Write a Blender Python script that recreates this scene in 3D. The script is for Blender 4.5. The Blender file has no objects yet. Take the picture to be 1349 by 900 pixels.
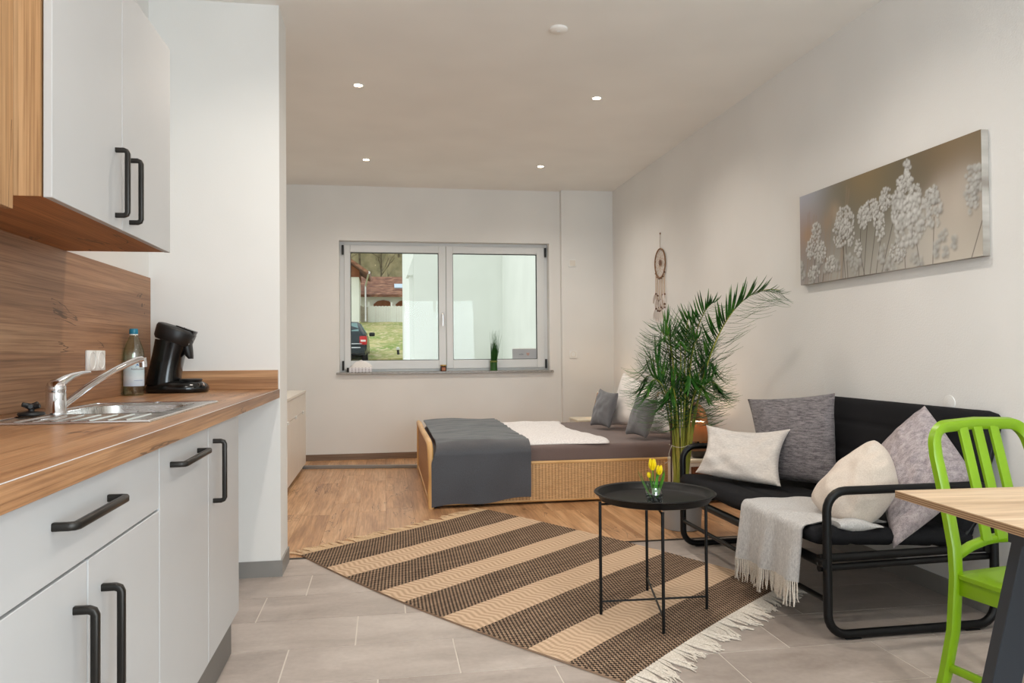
import bpy, bmesh, math, random
import numpy as np
from mathutils import Vector, Matrix, Euler, noise as mnoise

SC = bpy.context.scene
COL = SC.collection
PI = math.pi
rnd = random.Random(7)


def lin(c):
    return tuple(((v / 255.0) / 12.92 if v / 255.0 <= 0.04045 else ((v / 255.0 + 0.055) / 1.055) ** 2.4) for v in c) + (1.0,)


# ------------------------------------------------------------------ camera, world, lights, exposure
FPX = 1009.4
YAW, PITCH, ROLL = 0.1652043, 0.0141246, -0.00793616
CAM_H = 1.08
cam_data = bpy.data.cameras.new('camera')
cam_data.sensor_width = 36.0
cam_data.lens = FPX / 1349.0 * 36.0
cam_data.clip_start = 0.02
cam_data.clip_end = 500
cam = bpy.data.objects.new('camera', cam_data)
COL.objects.link(cam)
fw = Vector((math.sin(YAW) * math.cos(PITCH), math.cos(YAW) * math.cos(PITCH), math.sin(PITCH)))
rt = Vector((math.cos(YAW), -math.sin(YAW), 0))
up = rt.cross(fw)
r2 = rt * math.cos(ROLL) + up * math.sin(ROLL)
u2 = up * math.cos(ROLL) - rt * math.sin(ROLL)
cam.matrix_world = Matrix(((r2.x, u2.x, -fw.x, 0), (r2.y, u2.y, -fw.y, 0), (r2.z, u2.z, -fw.z, CAM_H), (0, 0, 0, 1)))
SC.camera = cam

SC.view_settings.view_transform = 'Standard'
SC.view_settings.look = 'None'
SC.view_settings.gamma = 1.0
SC.view_settings.use_curve_mapping = False
SC.view_settings.exposure = 0.36
SC.cycles.use_denoising = True
SC.cycles.max_bounces = 12
SC.cycles.diffuse_bounces = 6
SC.cycles.glossy_bounces = 5
SC.cycles.transmission_bounces = 8
SC.cycles.transparent_max_bounces = 12
SC.cycles.sample_clamp_indirect = 6.0
SC.cycles.caustics_reflective = False
SC.cycles.caustics_refractive = False

WORLD_STRENGTH = 1.08
W_BACK = 87.0
W_SPOT = 8.2
W_LAMP = 1.1

world = bpy.data.worlds.new('overcast_sky')
SC.world = world
world.use_nodes = True
wn = world.node_tree
bg = wn.nodes['Background']
bg.inputs[1].default_value = WORLD_STRENGTH
tc = wn.nodes.new('ShaderNodeTexCoord')
sp = wn.nodes.new('ShaderNodeSeparateXYZ')
wn.links.new(tc.outputs['Generated'], sp.inputs[0])
cr = wn.nodes.new('ShaderNodeValToRGB')
cr.color_ramp.elements[0].position = 0.45
cr.color_ramp.elements[0].color = (0.84, 0.86, 0.84, 1)
cr.color_ramp.elements[1].position = 0.8
cr.color_ramp.elements[1].color = (0.90, 0.97, 1.0, 1)
wn.links.new(sp.outputs[2], cr.inputs[0])
wn.links.new(cr.outputs[0], bg.inputs[0])
# thin cloud, brighter towards the west where the sun stands behind it
gx = wn.nodes.new('ShaderNodeMapRange')
gx.inputs['From Min'].default_value = -1.0
gx.inputs['From Max'].default_value = 1.0
gx.inputs['To Min'].default_value = WORLD_STRENGTH * 1.5
gx.inputs['To Max'].default_value = WORLD_STRENGTH * 0.6
wn.links.new(sp.outputs[0], gx.inputs['Value'])
wn.links.new(gx.outputs[0], bg.inputs[1])


def light(name, kind, loc, energy, color, rot=(0, 0, 0), **kw):
    d = bpy.data.lights.new(name, kind)
    d.energy = energy
    d.color = color
    for k, v in kw.items():
        setattr(d, k, v)
    o = bpy.data.objects.new(name, d)
    o.location = loc
    o.rotation_euler = rot
    COL.objects.link(o)
    return o


# daylight entering through the glazed door behind the camera
light('daylight_back_door', 'AREA', (1.25, -1.42, 1.25), W_BACK, (0.80, 0.92, 1.0), (PI / 2 + 0.18, 0, 0), shape='RECTANGLE', size=1.6, size_y=2.1)

# ------------------------------------------------------------------ mesh building helpers
ORG = {}


class MB:
    def __init__(s):
        s.bm = bmesh.new()
        s.uv = None

    def add(s, verts, faces, mi=0):
        vs = [s.bm.verts.new(v) for v in verts]
        out = []
        for f in faces:
            try:
                fc = s.bm.faces.new([vs[i] for i in f])
                fc.material_index = mi
                out.append(fc)
            except ValueError:
                pass
        return vs, out

    def box(s, x0, x1, y0, y1, z0, z1, bev=0.0, seg=2, mi=0, M=None):
        t = bmesh.new()
        bmesh.ops.create_cube(t, size=1.0)
        for v in t.verts:
            v.co = Vector(((x0 + x1) / 2 + v.co.x * (x1 - x0), (y0 + y1) / 2 + v.co.y * (y1 - y0), (z0 + z1) / 2 + v.co.z * (z1 - z0)))
        if bev > 0:
            bmesh.ops.bevel(t, geom=list(t.edges), offset=bev, segments=seg, profile=0.5, affect='EDGES')
        s.merge(t, mi, M)
        return s

    def merge(s, t, mi=0, M=None):
        t.verts.ensure_lookup_table()
        t.verts.index_update()
        vs = [s.bm.verts.new((M @ v.co) if M else v.co) for v in t.verts]
        for f in t.faces:
            try:
                nf = s.bm.faces.new([vs[v.index] for v in f.verts])
                nf.material_index = mi
            except ValueError:
                pass
        t.free()

    def tube(s, pts, r, seg=10, closed=False, mi=0, ell=1.0):
        pts = [Vector(p) for p in pts]
        n = len(pts)
        rs = r if isinstance(r, (list, tuple)) else [r] * n
        tang = []
        for i in range(n):
            if closed:
                t = pts[(i + 1) % n] - pts[i - 1]
            else:
                t = pts[min(i + 1, n - 1)] - pts[max(i - 1, 0)]
            if t.length < 1e-9:
                t = Vector((0, 0, 1))
            tang.append(t.normalized())
        ref = Vector((0, 0, 1)) if abs(tang[0].z) < 0.9 else Vector((1, 0, 0))
        nrm = (ref - tang[0] * ref.dot(tang[0])).normalized()
        rings = []
        for i in range(n):
            nrm = nrm - tang[i] * nrm.dot(tang[i])
            if nrm.length < 1e-6:
                nrm = tang[i].orthogonal()
            nrm.normalize()
            b = tang[i].cross(nrm)
            rings.append([s.bm.verts.new(pts[i] + (nrm * math.cos(2 * PI * k / seg) + b * (ell * math.sin(2 * PI * k / seg))) * rs[i]) for k in range(seg)])
        m = n if closed else n - 1
        for i in range(m):
            a, bb = rings[i], rings[(i + 1) % n]
            for k in range(seg):
                f = s.bm.faces.new((a[k], a[(k + 1) % seg], bb[(k + 1) % seg], bb[k]))
                f.material_index = mi
        if not closed:
            f = s.bm.faces.new(rings[0][::-1]); f.material_index = mi
            f = s.bm.faces.new(rings[-1]); f.material_index = mi
        return s

    def sweep_rect(s, pts, w, d, ref, closed=False, mi=0, bev=0.15):
        """rectangular bar along pts; d measured along ref, w across it"""
        pts = [Vector(p) for p in pts]
        ref = Vector(ref).normalized()
        n = len(pts)
        rings = []
        for i in range(n):
            if closed:
                t = pts[(i + 1) % n] - pts[i - 1]
            else:
                t = pts[min(i + 1, n - 1)] - pts[max(i - 1, 0)]
            t.normalize()
            nn = (ref - t * ref.dot(t)).normalized()
            b = t.cross(nn)
            c = bev
            sh = [(-1, -1 + c), (-1 + c, -1), (1 - c, -1), (1, -1 + c), (1, 1 - c), (1 - c, 1), (-1 + c, 1), (-1, 1 - c)]
            ww = w[i] if isinstance(w, (list, tuple)) else w
            dd = d[i] if isinstance(d, (list, tuple)) else d
            rings.append([s.bm.verts.new(pts[i] + b * (p * ww / 2) + nn * (q * dd / 2)) for p, q in sh])
        m = n if closed else n - 1
        for i in range(m):
            a, bb = rings[i], rings[(i + 1) % n]
            for k in range(8):
                f = s.bm.faces.new((a[k], a[(k + 1) % 8], bb[(k + 1) % 8], bb[k])); f.material_index = mi
        if not closed:
            f = s.bm.faces.new(rings[0][::-1]); f.material_index = mi
            f = s.bm.faces.new(rings[-1]); f.material_index = mi
        return s

    def lathe(s, prof, c=(0, 0, 0), seg=32, mi=0, M=None, cap=True):
        c = Vector(c)
        rings = []
        for r, z in prof:
            ring = []
            for k in range(seg):
                a = 2 * PI * k / seg
                p = Vector((r * math.cos(a), r * math.sin(a), z))
                p = (M @ p) if M else p
                ring.append(s.bm.verts.new(c + p))
            rings.append(ring)
        for i in range(len(rings) - 1):
            a, b = rings[i], rings[i + 1]
            for k in range(seg):
                f = s.bm.faces.new((a[k], a[(k + 1) % seg], b[(k + 1) % seg], b[k])); f.material_index = mi
        if cap:
            if prof[0][0] > 1e-6:
                f = s.bm.faces.new(rings[0][::-1]); f.material_index = mi
            if prof[-1][0] > 1e-6:
                f = s.bm.faces.new(rings[-1]); f.material_index = mi
        return s

    def loft(s, rings, mi=0, cap=True, closed=True):
        R = [[s.bm.verts.new(p) for p in ring] for ring in rings]
        for i in range(len(R) - 1):
            n = len(R[i])
            for k in range(n if closed else n - 1):
                f = s.bm.faces.new((R[i][k], R[i][(k + 1) % n], R[i + 1][(k + 1) % n], R[i + 1][k])); f.material_index = mi
        if cap:
            f = s.bm.faces.new(R[0][::-1]); f.material_index = mi
            f = s.bm.faces.new(R[-1]); f.material_index = mi
        return s

    def prism(s, poly, axis, a, b, mi=0, bev=0):
        """poly: 2-D outline; axis 'x': (y,z), 'y': (x,z), 'z': (x,y)"""
        def P(p, h):
            return {'x': (h, p[0], p[1]), 'y': (p[0], h, p[1]), 'z': (p[0], p[1], h)}[axis]
        t = bmesh.new()
        A = [t.verts.new(P(p, a)) for p in poly]
        B = [t.verts.new(P(p, b)) for p in poly]
        n = len(poly)
        t.faces.new(A[::-1]); t.faces.new(B)
        for k in range(n):
            t.faces.new((A[k], A[(k + 1) % n], B[(k + 1) % n], B[k]))
        bmesh.ops.recalc_face_normals(t, faces=list(t.faces))
        if bev > 0:
            bmesh.ops.bevel(t, geom=list(t.edges), offset=bev, segments=2, profile=0.5, affect='EDGES')
        s.merge(t, mi)
        return s

    def grid(s, fn, nu, nv, mi=0, uv=False):
        V = [[s.bm.verts.new(fn(i / nu, j / nv)) for j in range(nv + 1)] for i in range(nu + 1)]
        if uv and s.uv is None:
            s.uv = s.bm.loops.layers.uv.new('UVMap')
        for i in range(nu):
            for j in range(nv):
                f = s.bm.faces.new((V[i][j], V[i + 1][j], V[i + 1][j + 1], V[i][j + 1]))
                f.material_index = mi
                if uv:
                    for l, (a, b) in zip(f.loops, ((i, j), (i + 1, j), (i + 1, j + 1), (i, j + 1))):
                        l[s.uv].uv = (a / nu, b / nv)
        return V

    def slab(s, fn, nu, nv, th, mi=0, uv=False):
        """closed sheet of thickness th under the surface fn (th is a vector)"""
        th = Vector(th)
        A = s.grid(fn, nu, nv, mi, uv)
        B = s.grid(lambda u, v: Vector(fn(u, v)) - th, nu, nv, mi, uv)
        for f in [f for f in s.bm.faces if B[0][0] in f.verts]:
            pass
        def strip(a0, a1, b0, b1):
            f = s.bm.faces.new((a0, b0, b1, a1)); f.material_index = mi
            if uv:
                for l in f.loops:
                    l[s.uv].uv = (0.0, 0.0)
        for i in range(nu):
            strip(A[i][0], A[i + 1][0], B[i][0], B[i + 1][0])
            strip(A[i + 1][nv], A[i][nv], B[i + 1][nv], B[i][nv])
        for j in range(nv):
            strip(A[0][j + 1], A[0][j], B[0][j + 1], B[0][j])
            strip(A[nu][j], A[nu][j + 1], B[nu][j], B[nu][j + 1])
        return A

    def build(s, name, mats, parent=None, smooth=40, recalc=True, org=None, face_attr=None):
        if recalc:
            bmesh.ops.recalc_face_normals(s.bm, faces=list(s.bm.faces))
        if parent is not None:
            o0 = ORG[parent.name]
        elif org is not None:
            o0 = Vector(org)
        else:
            xs = [v.co for v in s.bm.verts]
            lo = Vector((min(v.x for v in xs), min(v.y for v in xs), min(v.z for v in xs)))
            hi = Vector((max(v.x for v in xs), max(v.y for v in xs), max(v.z for v in xs)))
            o0 = Vector(((lo.x + hi.x) / 2, (lo.y + hi.y) / 2, lo.z))
        for v in s.bm.verts:
            v.co -= o0
        me = bpy.data.meshes.new(name)
        s.bm.to_mesh(me)
        s.bm.free()
        for m in (mats if isinstance(mats, (list, tuple)) else [mats]):
            me.materials.append(m)
        if smooth:
            me.shade_smooth()
            me.set_sharp_from_angle(angle=math.radians(smooth))
        if face_attr is not None:
            at = me.attributes.new('tint', 'FLOAT', 'FACE')
            at.data.foreach_set('value', face_attr)
        o = bpy.data.objects.new(name, me)
        COL.objects.link(o)
        if parent is not None:
            o.parent = parent
            ORG[o.name] = ORG[parent.name]
        else:
            o.location = o0
            ORG[o.name] = o0
        return o


def tag(o, label=None, cat=None, group=None, kind=None):
    if label: o['label'] = label
    if cat: o['category'] = cat
    if group: o['group'] = group
    if kind: o['kind'] = kind
    return o


def thing(name, label, cat, loc, rz=0.0, group=None, local=False):
    o = bpy.data.objects.new(name, None)
    o.empty_display_size = 0.05
    COL.objects.link(o)
    o.location = loc
    o.rotation_euler = (0, 0, rz)
    ORG[o.name] = Vector((0, 0, 0)) if local else Vector(loc)
    return tag(o, label, cat, group)


def struct(o, cat=None):
    o['kind'] = 'structure'
    return o


def copy_tree(o, parent=None):
    c = o.copy()
    COL.objects.link(c)
    if parent is not None:
        c.parent = parent
    for ch in list(o.children):
        copy_tree(ch, c)
    return c


# ------------------------------------------------------------------ materials
class G:
    def __init__(s, name, col=(200, 200, 200), rough=0.5, metal=0.0, spec=0.5, **kw):
        s.m = bpy.data.materials.new(name)
        s.m.use_nodes = True
        s.nt = s.m.node_tree
        s.b = s.nt.nodes['Principled BSDF']
        s.out = s.nt.nodes['Material Output']
        s.b.inputs['Base Color'].default_value = lin(col)
        s.b.inputs['Roughness'].default_value = rough
        s.b.inputs['Metallic'].default_value = metal
        s.b.inputs['Specular IOR Level'].default_value = spec
        for k, v in kw.items():
            s.b.inputs[k.replace('_', ' ')].default_value = v
        s._c = None

    def n(s, t, ins=None, **props):
        nd = s.nt.nodes.new(t)
        for k, v in props.items():
            setattr(nd, k, v)
        for k, v in (ins or {}).items():
            s.set(nd.inputs[k], v)
        return nd

    def set(s, inp, v):
        if isinstance(v, bpy.types.NodeSocket):
            s.nt.links.new(v, inp)
        else:
            inp.default_value = v

    def co(s, which='Object'):
        if s._c is None:
            s._c = s.nt.nodes.new('ShaderNodeTexCoord')
        return s._c.outputs[which]

    def map(s, scale=(1, 1, 1), rot=(0, 0, 0), loc=(0, 0, 0), vec=None):
        return s.n('ShaderNodeMapping', {'Vector': vec or s.co(), 'Scale': scale, 'Rotation': rot, 'Location': loc}).outputs[0]

    def noise(s, vec, scale=5.0, detail=3.0, rough=0.5, dist=0.0):
        return s.n('ShaderNodeTexNoise', {'Vector': vec, 'Scale': scale, 'Detail': detail, 'Roughness': rough, 'Distortion': dist}).outputs[0]

    def math(s, op, a, b=0.0, c=None, clamp=False):
        nd = s.n('ShaderNodeMath', {0: a, 1: b}, operation=op, use_clamp=clamp)
        if c is not None:
            s.set(nd.inputs[2], c)
        return nd.outputs[0]

    def mix(s, fac, a, b, blend='MIX'):
        nd = s.nt.nodes.new('ShaderNodeMix')
        nd.data_type = 'RGBA'
        nd.blend_type = blend
        s.set(nd.inputs[0], fac)
        s.set(nd.inputs[6], a)
        s.set(nd.inputs[7], b)
        return nd.outputs[2]

    def ramp(s, fac, stops, interp='LINEAR'):
        nd = s.nt.nodes.new('ShaderNodeValToRGB')
        r = nd.color_ramp
        r.interpolation = interp
        while len(r.elements) < len(stops):
            r.elements.new(0.5)
        for e, (p, c) in zip(r.elements, stops):
            e.position = p
            e.color = c if len(c) == 4 else lin(c)
        s.set(nd.inputs[0], fac)
        return nd.outputs[0]

    def sep(s, vec=None):
        return s.n('ShaderNodeSeparateXYZ', {0: vec or s.co()}).outputs

    def color(s, sock):
        s.nt.links.new(sock, s.b.inputs['Base Color'])
        return s

    def rough(s, sock):
        s.nt.links.new(sock, s.b.inputs['Roughness'])
        return s

    def bump(s, h, strength=0.3, dist=0.01):
        nd = s.n('ShaderNodeBump', {'Height': h, 'Strength': strength, 'Distance': dist})
        s.nt.links.new(nd.outputs[0], s.b.inputs['Normal'])
        return s


W1 = (1, 1, 1, 1)
B1 = (0, 0, 0, 1)


def plaster(name, col, strength=0.12, scale=160):
    g = G(name, col, 0.92, spec=0.2)
    n1 = g.noise(g.co(), scale, 4, 0.6)
    n2 = g.noise(g.co(), 1.6, 2)
    c2 = tuple(max(0, v - 5) for v in col)
    g.color(g.ramp(n2, [(0.35, c2), (0.65, col)]))
    g.bump(n1, strength, 0.004)
    return g.m


def oak(name, axis, dark, mid, light_, rough=0.45, crack=True, off=0.0):
    g = G(name, mid, rough)
    st = [15.0, 15.0, 15.0]
    st[axis] = 0.9
    fs = [190.0, 190.0, 190.0]
    fs[axis] = 2.2
    v1 = g.map(tuple(st), loc=(off, off * 1.7, off * 2.3))
    v2 = g.map(tuple(fs), loc=(off, off, off))
    n1 = g.noise(v1, 1.0, 5, 0.55, 0.6)
    n2 = g.noise(v2, 1.0, 3, 0.6)
    n3 = g.noise(g.map((1.3, 1.3, 1.3)), 1.0, 2)
    base = g.ramp(n1, [(0.3, dark), (0.5, mid), (0.72, light_)])
    grain = g.ramp(n2, [(0.32, (176, 166, 157)), (0.60, (255, 255, 255))])
    c = g.mix(0.8, base, grain, 'MULTIPLY')
    c = g.mix(g.math('MULTIPLY', n3, 0.25), c, lin(dark), 'MIX')
    if crack:
        cs = [5.0, 5.0, 5.0]
        cs[axis] = 0.75
        n4 = g.noise(g.map(tuple(cs), loc=(off + 3.1, 1.2, off)), 1.0, 4, 0.6, 1.2)
        n5 = g.noise(g.map((1.7, 1.7, 1.7), loc=(2 + off, 5, 1)), 1.3, 1)
        band = g.math('LESS_THAN', g.math('ABSOLUTE', g.math('SUBTRACT', n4, 0.5)), 0.007)
        gate = g.math('GREATER_THAN', n5, 0.56)
        c = g.mix(g.math('MULTIPLY', g.math('MULTIPLY', band, gate), 0.7), c, lin((70, 48, 32)))
    g.color(c)
    g.bump(n2, 0.08, 0.003)
    return g.m


def fabric(name, col, col2=None, scale=420, rough=0.95, bump=0.35, slub=None, sheen=0.2, spec=0.15):
    g = G(name, col, rough, spec=spec)
    g.b.inputs['Sheen Weight'].default_value = sheen
    col2 = col2 or tuple(int(v * 0.82) for v in col)
    n1 = g.noise(g.co(), scale, 2, 0.6)
    fac = n1
    if slub:
        n2 = g.noise(g.map(slub), 1.0, 3, 0.65)
        fac = g.math('ADD', g.math('MULTIPLY', n1, 0.45), g.math('MULTIPLY', n2, 0.55))
    g.color(g.ramp(fac, [(0.38, col2), (0.62, col)]))
    g.bump(fac, bump, 0.003)
    return g.m


def flat(name, col, rough=0.5, metal=0.0, bump=0.0, scale=200, var=4, **kw):
    g = G(name, col, rough, metal, **kw)
    n1 = g.noise(g.co(), 3.0, 3)
    c2 = tuple(max(0, v - var) for v in col)
    g.color(g.ramp(n1, [(0.35, c2), (0.65, col)]))
    if bump:
        g.bump(g.noise(g.co(), scale, 2), bump, 0.002)
    return g.m


def glass(name, refl=0.05, tint=(0.97, 0.99, 0.98, 1), rough=0.0):
    g = G(name)
    tr = g.n('ShaderNodeBsdfTransparent', {'Color': tint})
    gl = g.n('ShaderNodeBsdfGlossy', {'Color': W1, 'Roughness': rough})
    mx = g.n('ShaderNodeMixShader', {0: refl, 1: tr.outputs[0], 2: gl.outputs[0]})
    g.nt.links.new(mx.outputs[0], g.out.inputs[0])
    g.nt.nodes.remove(g.b)
    return g.m


def weave(name, ax, period=0.032, row=0.0085, dark=(150, 102, 60), lite=(240, 200, 148)):
    """rattan basket weave: ax = horizontal axis index, rows along z"""
    g = G(name, lite, 0.55, spec=0.3)
    xyz = g.sep()
    a = g.math('MULTIPLY', xyz[ax], 2 * PI / period)
    rowi = g.math('FLOOR', g.math('DIVIDE', xyz[2], row))
    ph = g.math('MULTIPLY', g.math('MODULO', rowi, 2.0), PI)
    over = g.math('SINE', g.math('ADD', a, ph))
    rz = g.math('SINE', g.math('MULTIPLY', g.math('DIVIDE', xyz[2], row), PI))
    rz = g.math('ABSOLUTE', rz)
    colm = g.math('ABSOLUTE', g.math('SINE', g.math('MULTIPLY', xyz[ax], PI / period * 1.35)))
    h = g.math('MULTIPLY', g.math('POWER', colm, 0.6), g.math('ADD', g.math('MULTIPLY', rz, g.math('ADD', 0.55, g.math('MULTIPLY', over, 0.22))), 0.3))
    n = g.noise(g.map((20, 20, 90)), 1.0, 3)
    n2 = g.noise(g.map((7, 7, 30)), 1.0, 2)
    base = g.ramp(n, [(0.3, tuple(int(v * .86) for v in lite)), (0.7, lite)])
    base = g.mix(g.math('MULTIPLY', n2, 0.35), base, lin((176, 118, 64)))
    g.color(g.mix(g.ramp(h, [(0.05, W1), (0.5, B1)]), base, lin(dark)))
    g.bump(h, 0.7, 0.004)
    return g.m


M = {}
M['wall'] = plaster('wall_plaster', (232, 231, 228), 0.10, 170)
M['wall_rough'] = plaster('wall_rough_plaster', (231, 230, 228), 0.35, 110)
M['ceiling'] = plaster('ceiling_plaster', (240, 237, 232), 0.08, 150)
M['oak_y'] = oak('oak_worktop', 1, (142, 100, 68), (184, 138, 98), (208, 164, 122), 0.34)
M['oak_x'] = oak('oak_upstand', 0, (142, 100, 68), (184, 138, 98), (208, 164, 122), 0.34, False)
M['oak_splash'] = oak('oak_splashback', 1, (140, 102, 74), (166, 123, 90), (184, 143, 108), 0.5, off=1.3)
M['oak_z'] = oak('oak_upright', 2, (152, 114, 76), (186, 146, 104), (206, 168, 126), 0.5, off=4.0)
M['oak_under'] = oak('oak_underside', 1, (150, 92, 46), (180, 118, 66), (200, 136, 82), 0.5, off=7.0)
M['front_white'] = flat('cabinet_front_white', (190, 190, 190), 0.38, var=2)
M['carcass'] = flat('cabinet_carcass_white', (214, 215, 215), 0.5, var=2)
M['handle'] = flat('graphite_metal', (50, 47, 44), 0.38, 0.7, var=6)
M['black_metal'] = flat('black_powder_coat', (9, 9, 10), 0.42, 0.0, bump=0.03, scale=500, spec=0.3)
M['black_plastic'] = flat('black_gloss_plastic', (13, 13, 14), 0.16)
M['black_matt'] = flat('black_matt_plastic', (22, 22, 23), 0.45)
M['dark_seam'] = flat('dark_seam', (40, 34, 30), 0.8)
M['chrome'] = flat('chrome', (225, 225, 228), 0.08, 1.0, var=2)
M['plinth'] = flat('plinth_grey', (112, 108, 104), 0.5)
g = G('brushed_steel', (200, 198, 195), 0.25, 1.0)
nn = g.noise(g.map((4, 260, 4)), 1.0, 2)
g.rough(g.ramp(nn, [(0.3, (0.2, 0.2, 0.2, 1)), (0.7, (0.34, 0.34, 0.34, 1))]))
M['steel'] = g.m
M['pvc'] = flat('window_pvc_white', (222, 224, 224), 0.35, var=2)
M['gasket'] = flat('gasket_black', (30, 31, 32), 0.6)
M['glass'] = glass('window_glass', 0.009)
M['jar_glass'] = glass('jar_glass', 0.16, (0.92, 0.95, 0.94, 1))
M['bottle_glass'] = glass('bottle_glass', 0.14, (0.72, 0.80, 0.70, 1))
M['white_plastic'] = flat('white_plastic', (236, 236, 233), 0.35, var=2)
M['white_lacquer'] = flat('white_lacquer', (228, 222, 212), 0.4, var=3)

g = G('granite_sill', (150, 146, 140), 0.3)
n1 = g.noise(g.co(), 220, 3)
g.color(g.ramp(n1, [(0.35, (96, 92, 88)), (0.5, (150, 146, 140)), (0.68, (190, 186, 180))]))
M['granite'] = g.m

# grey stone tiles: every tile its own tone (face attribute), soft clouds
g = G('floor_tile_grey', (150, 142, 135), 0.42)
t = g.n('ShaderNodeAttribute', attribute_name='tint').outputs[2]
n1 = g.noise(g.map((2.2, 5.5, 2)), 1.0, 5, 0.6, 0.5)
n2 = g.noise(g.co(), 55, 3)
f = g.math('ADD', g.math('MULTIPLY', n1, 0.7), g.math('ADD', g.math('MULTIPLY', n2, 0.15), g.math('MULTIPLY', t, 0.16)))
g.color(g.ramp(f, [(0.34, (148, 136, 128)), (0.55, (174, 162, 154)), (0.72, (194, 183, 175))]))
g.rough(g.ramp(n1, [(0.3, (0.36, 0.36, 0.36, 1)), (0.7, (0.48, 0.48, 0.48, 1))]))
g.bump(n2, 0.05, 0.002)
M['tile'] = g.m
M['grout'] = flat('grout', (214, 206, 196), 0.9)
M['tile_base'] = flat('tile_skirting', (140, 137, 133), 0.45, var=10)

# vinyl wood planks running into the room
g = G('floor_wood_plank', (160, 115, 80), 0.36)
t = g.n('ShaderNodeAttribute', attribute_name='tint').outputs[2]
cv = g.n('ShaderNodeCombineXYZ', {0: g.math('MULTIPLY', t, 37.0), 1: g.math('MULTIPLY', t, 91.0), 2: 0.0}).outputs[0]
vv = g.n('ShaderNodeVectorMath', {0: g.co(), 1: cv}, operation='ADD').outputs[0]
n1 = g.noise(g.map((9, 1.1, 5), vec=vv), 1.0, 5, 0.55, 0.7)
n2 = g.noise(g.map((95, 3.5, 5), vec=vv), 1.0, 3, 0.6)
n4 = g.noise(g.map((6, 0.9, 5), vec=vv), 1.0, 4, 0.6, 1.2)
base = g.ramp(n1, [(0.3, (166, 122, 84)), (0.5, (204, 158, 114)), (0.72, (228, 188, 146))])
c = g.mix(0.7, base, g.ramp(n2, [(0.32, (190, 180, 172)), (0.60, (255, 255, 255))]), 'MULTIPLY')
c = g.mix(g.math('MULTIPLY', t, 0.35), c, lin((160, 118, 84)))
band = g.math('LESS_THAN', g.math('ABSOLUTE', g.math('SUBTRACT', n4, 0.5)), 0.006)
gate = g.math('GREATER_THAN', g.noise(g.map((1.6, 0.8, 1), vec=vv), 1.3, 1), 0.57)
c = g.mix(g.math('MULTIPLY', g.math('MULTIPLY', band, gate), 0.65), c, lin((74, 50, 34)))
g.color(c)
g.bump(n2, 0.06, 0.002)
M['plank'] = g.m
M['plank_gap'] = flat('plank_gap', (96, 68, 46), 0.9)
M['wood_base'] = oak('wood_skirting', 0, (118, 96, 78), (140, 116, 96), (156, 132, 110), 0.5, False)

M['sofa_fabric'] = fabric('sofa_charcoal_fabric', (38, 38, 41), (20, 20, 22), 700, bump=0.4, sheen=0.0)
M['light_grey'] = fabric('light_grey_linen', (214, 207, 200), (192, 184, 178), 260, slub=(60, 60, 200), bump=0.2)
M['beige'] = fabric('beige_cotton', (220, 208, 196), (204, 190, 178), 300, bump=0.15)
M['dark_slub'] = fabric('dark_grey_slub', (142, 136, 138), (72, 68, 72), 340, slub=(22, 22, 150), bump=0.7)
M['lilac_slub'] = fabric('lilac_grey_slub', (184, 172, 172), (130, 120, 124), 300, slub=(34, 90, 34), bump=0.7)
M['grey_sateen'] = fabric('grey_sateen', (118, 119, 124), (96, 97, 102), 500, rough=0.5, bump=0.08, spec=0.4)
M['white_linen'] = fabric('white_bed_linen', (243, 240, 237), (234, 230, 227), 500, bump=0.05)
M['white_fleece'] = fabric('white_fleece', (246, 243, 242), (226, 222, 222), 90, bump=0.9)
M['throw_grey'] = fabric('slate_bedspread', (74, 76, 84), (58, 60, 66), 380, rough=0.5, bump=0.2, spec=0.5)
M['sheet'] = fabric('taupe_sheet', (124, 108, 104), (110, 95, 92), 300, rough=0.75, bump=0.12)
M['throw_light'] = fabric('pale_grey_throw', (206, 204, 202), (168, 166, 166), 330, slub=(150, 150, 60), bump=0.5)
M['fringe_white'] = fabric('fringe_white', (222, 214, 202), (198, 188, 176), 200)
M['fringe_jute'] = fabric('fringe_jute', (224, 196, 160), (196, 166, 130), 200)
M['weave_x'] = weave('rattan_weave_front', 0)
M['weave_y'] = weave('rattan_weave_end', 1, lite=(196, 148, 104), dark=(120, 80, 50))
M['cane'] = flat('rattan_cane', (226, 182, 124), 0.4, var=26)
M['cane_dark'] = flat('rattan_cane_dark', (164, 108, 62), 0.4, var=20)

# ------------------------------------------------------------------ room shell
XR, XL, YF, YB, ZC = 2.42, -1.105, 7.975, -1.5, 2.795

b = MB(); b.box(XR, XR + 0.2, YB, YF + 0.28, -0.1, ZC + 0.2)
struct(b.build('wall_right', M['wall_rough'], smooth=0))
b = MB(); b.box(XL - 0.2, XL, YB, YF + 0.28, -0.1, ZC + 0.2)
struct(b.build('wall_left', M['wall'], smooth=0))
WX0, WX1, WZ0, WZ1 = -0.45, 1.737, 0.872, 2.237       # window opening
b = MB()
b.box(XL - 0.2, WX0, YF, YF + 0.28, -0.1, ZC + 0.2)
b.box(WX1, XR + 0.2, YF, YF + 0.28, -0.1, ZC + 0.2)
b.box(WX0, WX1, YF, YF + 0.28, -0.1, WZ0)
b.box(WX0, WX1, YF, YF + 0.28, WZ1, ZC + 0.2)
b.box(1.857, XR, YF - 0.075, YF, 0.0, ZC)              # shallow pier in the corner
struct(b.build('wall_far', M['wall'], smooth=0))
BX0, BX1, BZ1 = 0.4, 2.1, 2.35                          # glazed door behind the camera
b = MB()
b.box(XL - 0.2, BX0, YB - 0.2, YB, -0.1, ZC + 0.2)
b.box(BX1, XR + 0.2, YB - 0.2, YB, -0.1, ZC + 0.2)
b.box(BX0, BX1, YB - 0.2, YB, BZ1, ZC + 0.2)
struct(b.build('wall_back', M['wall'], smooth=0))
b = MB()
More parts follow.
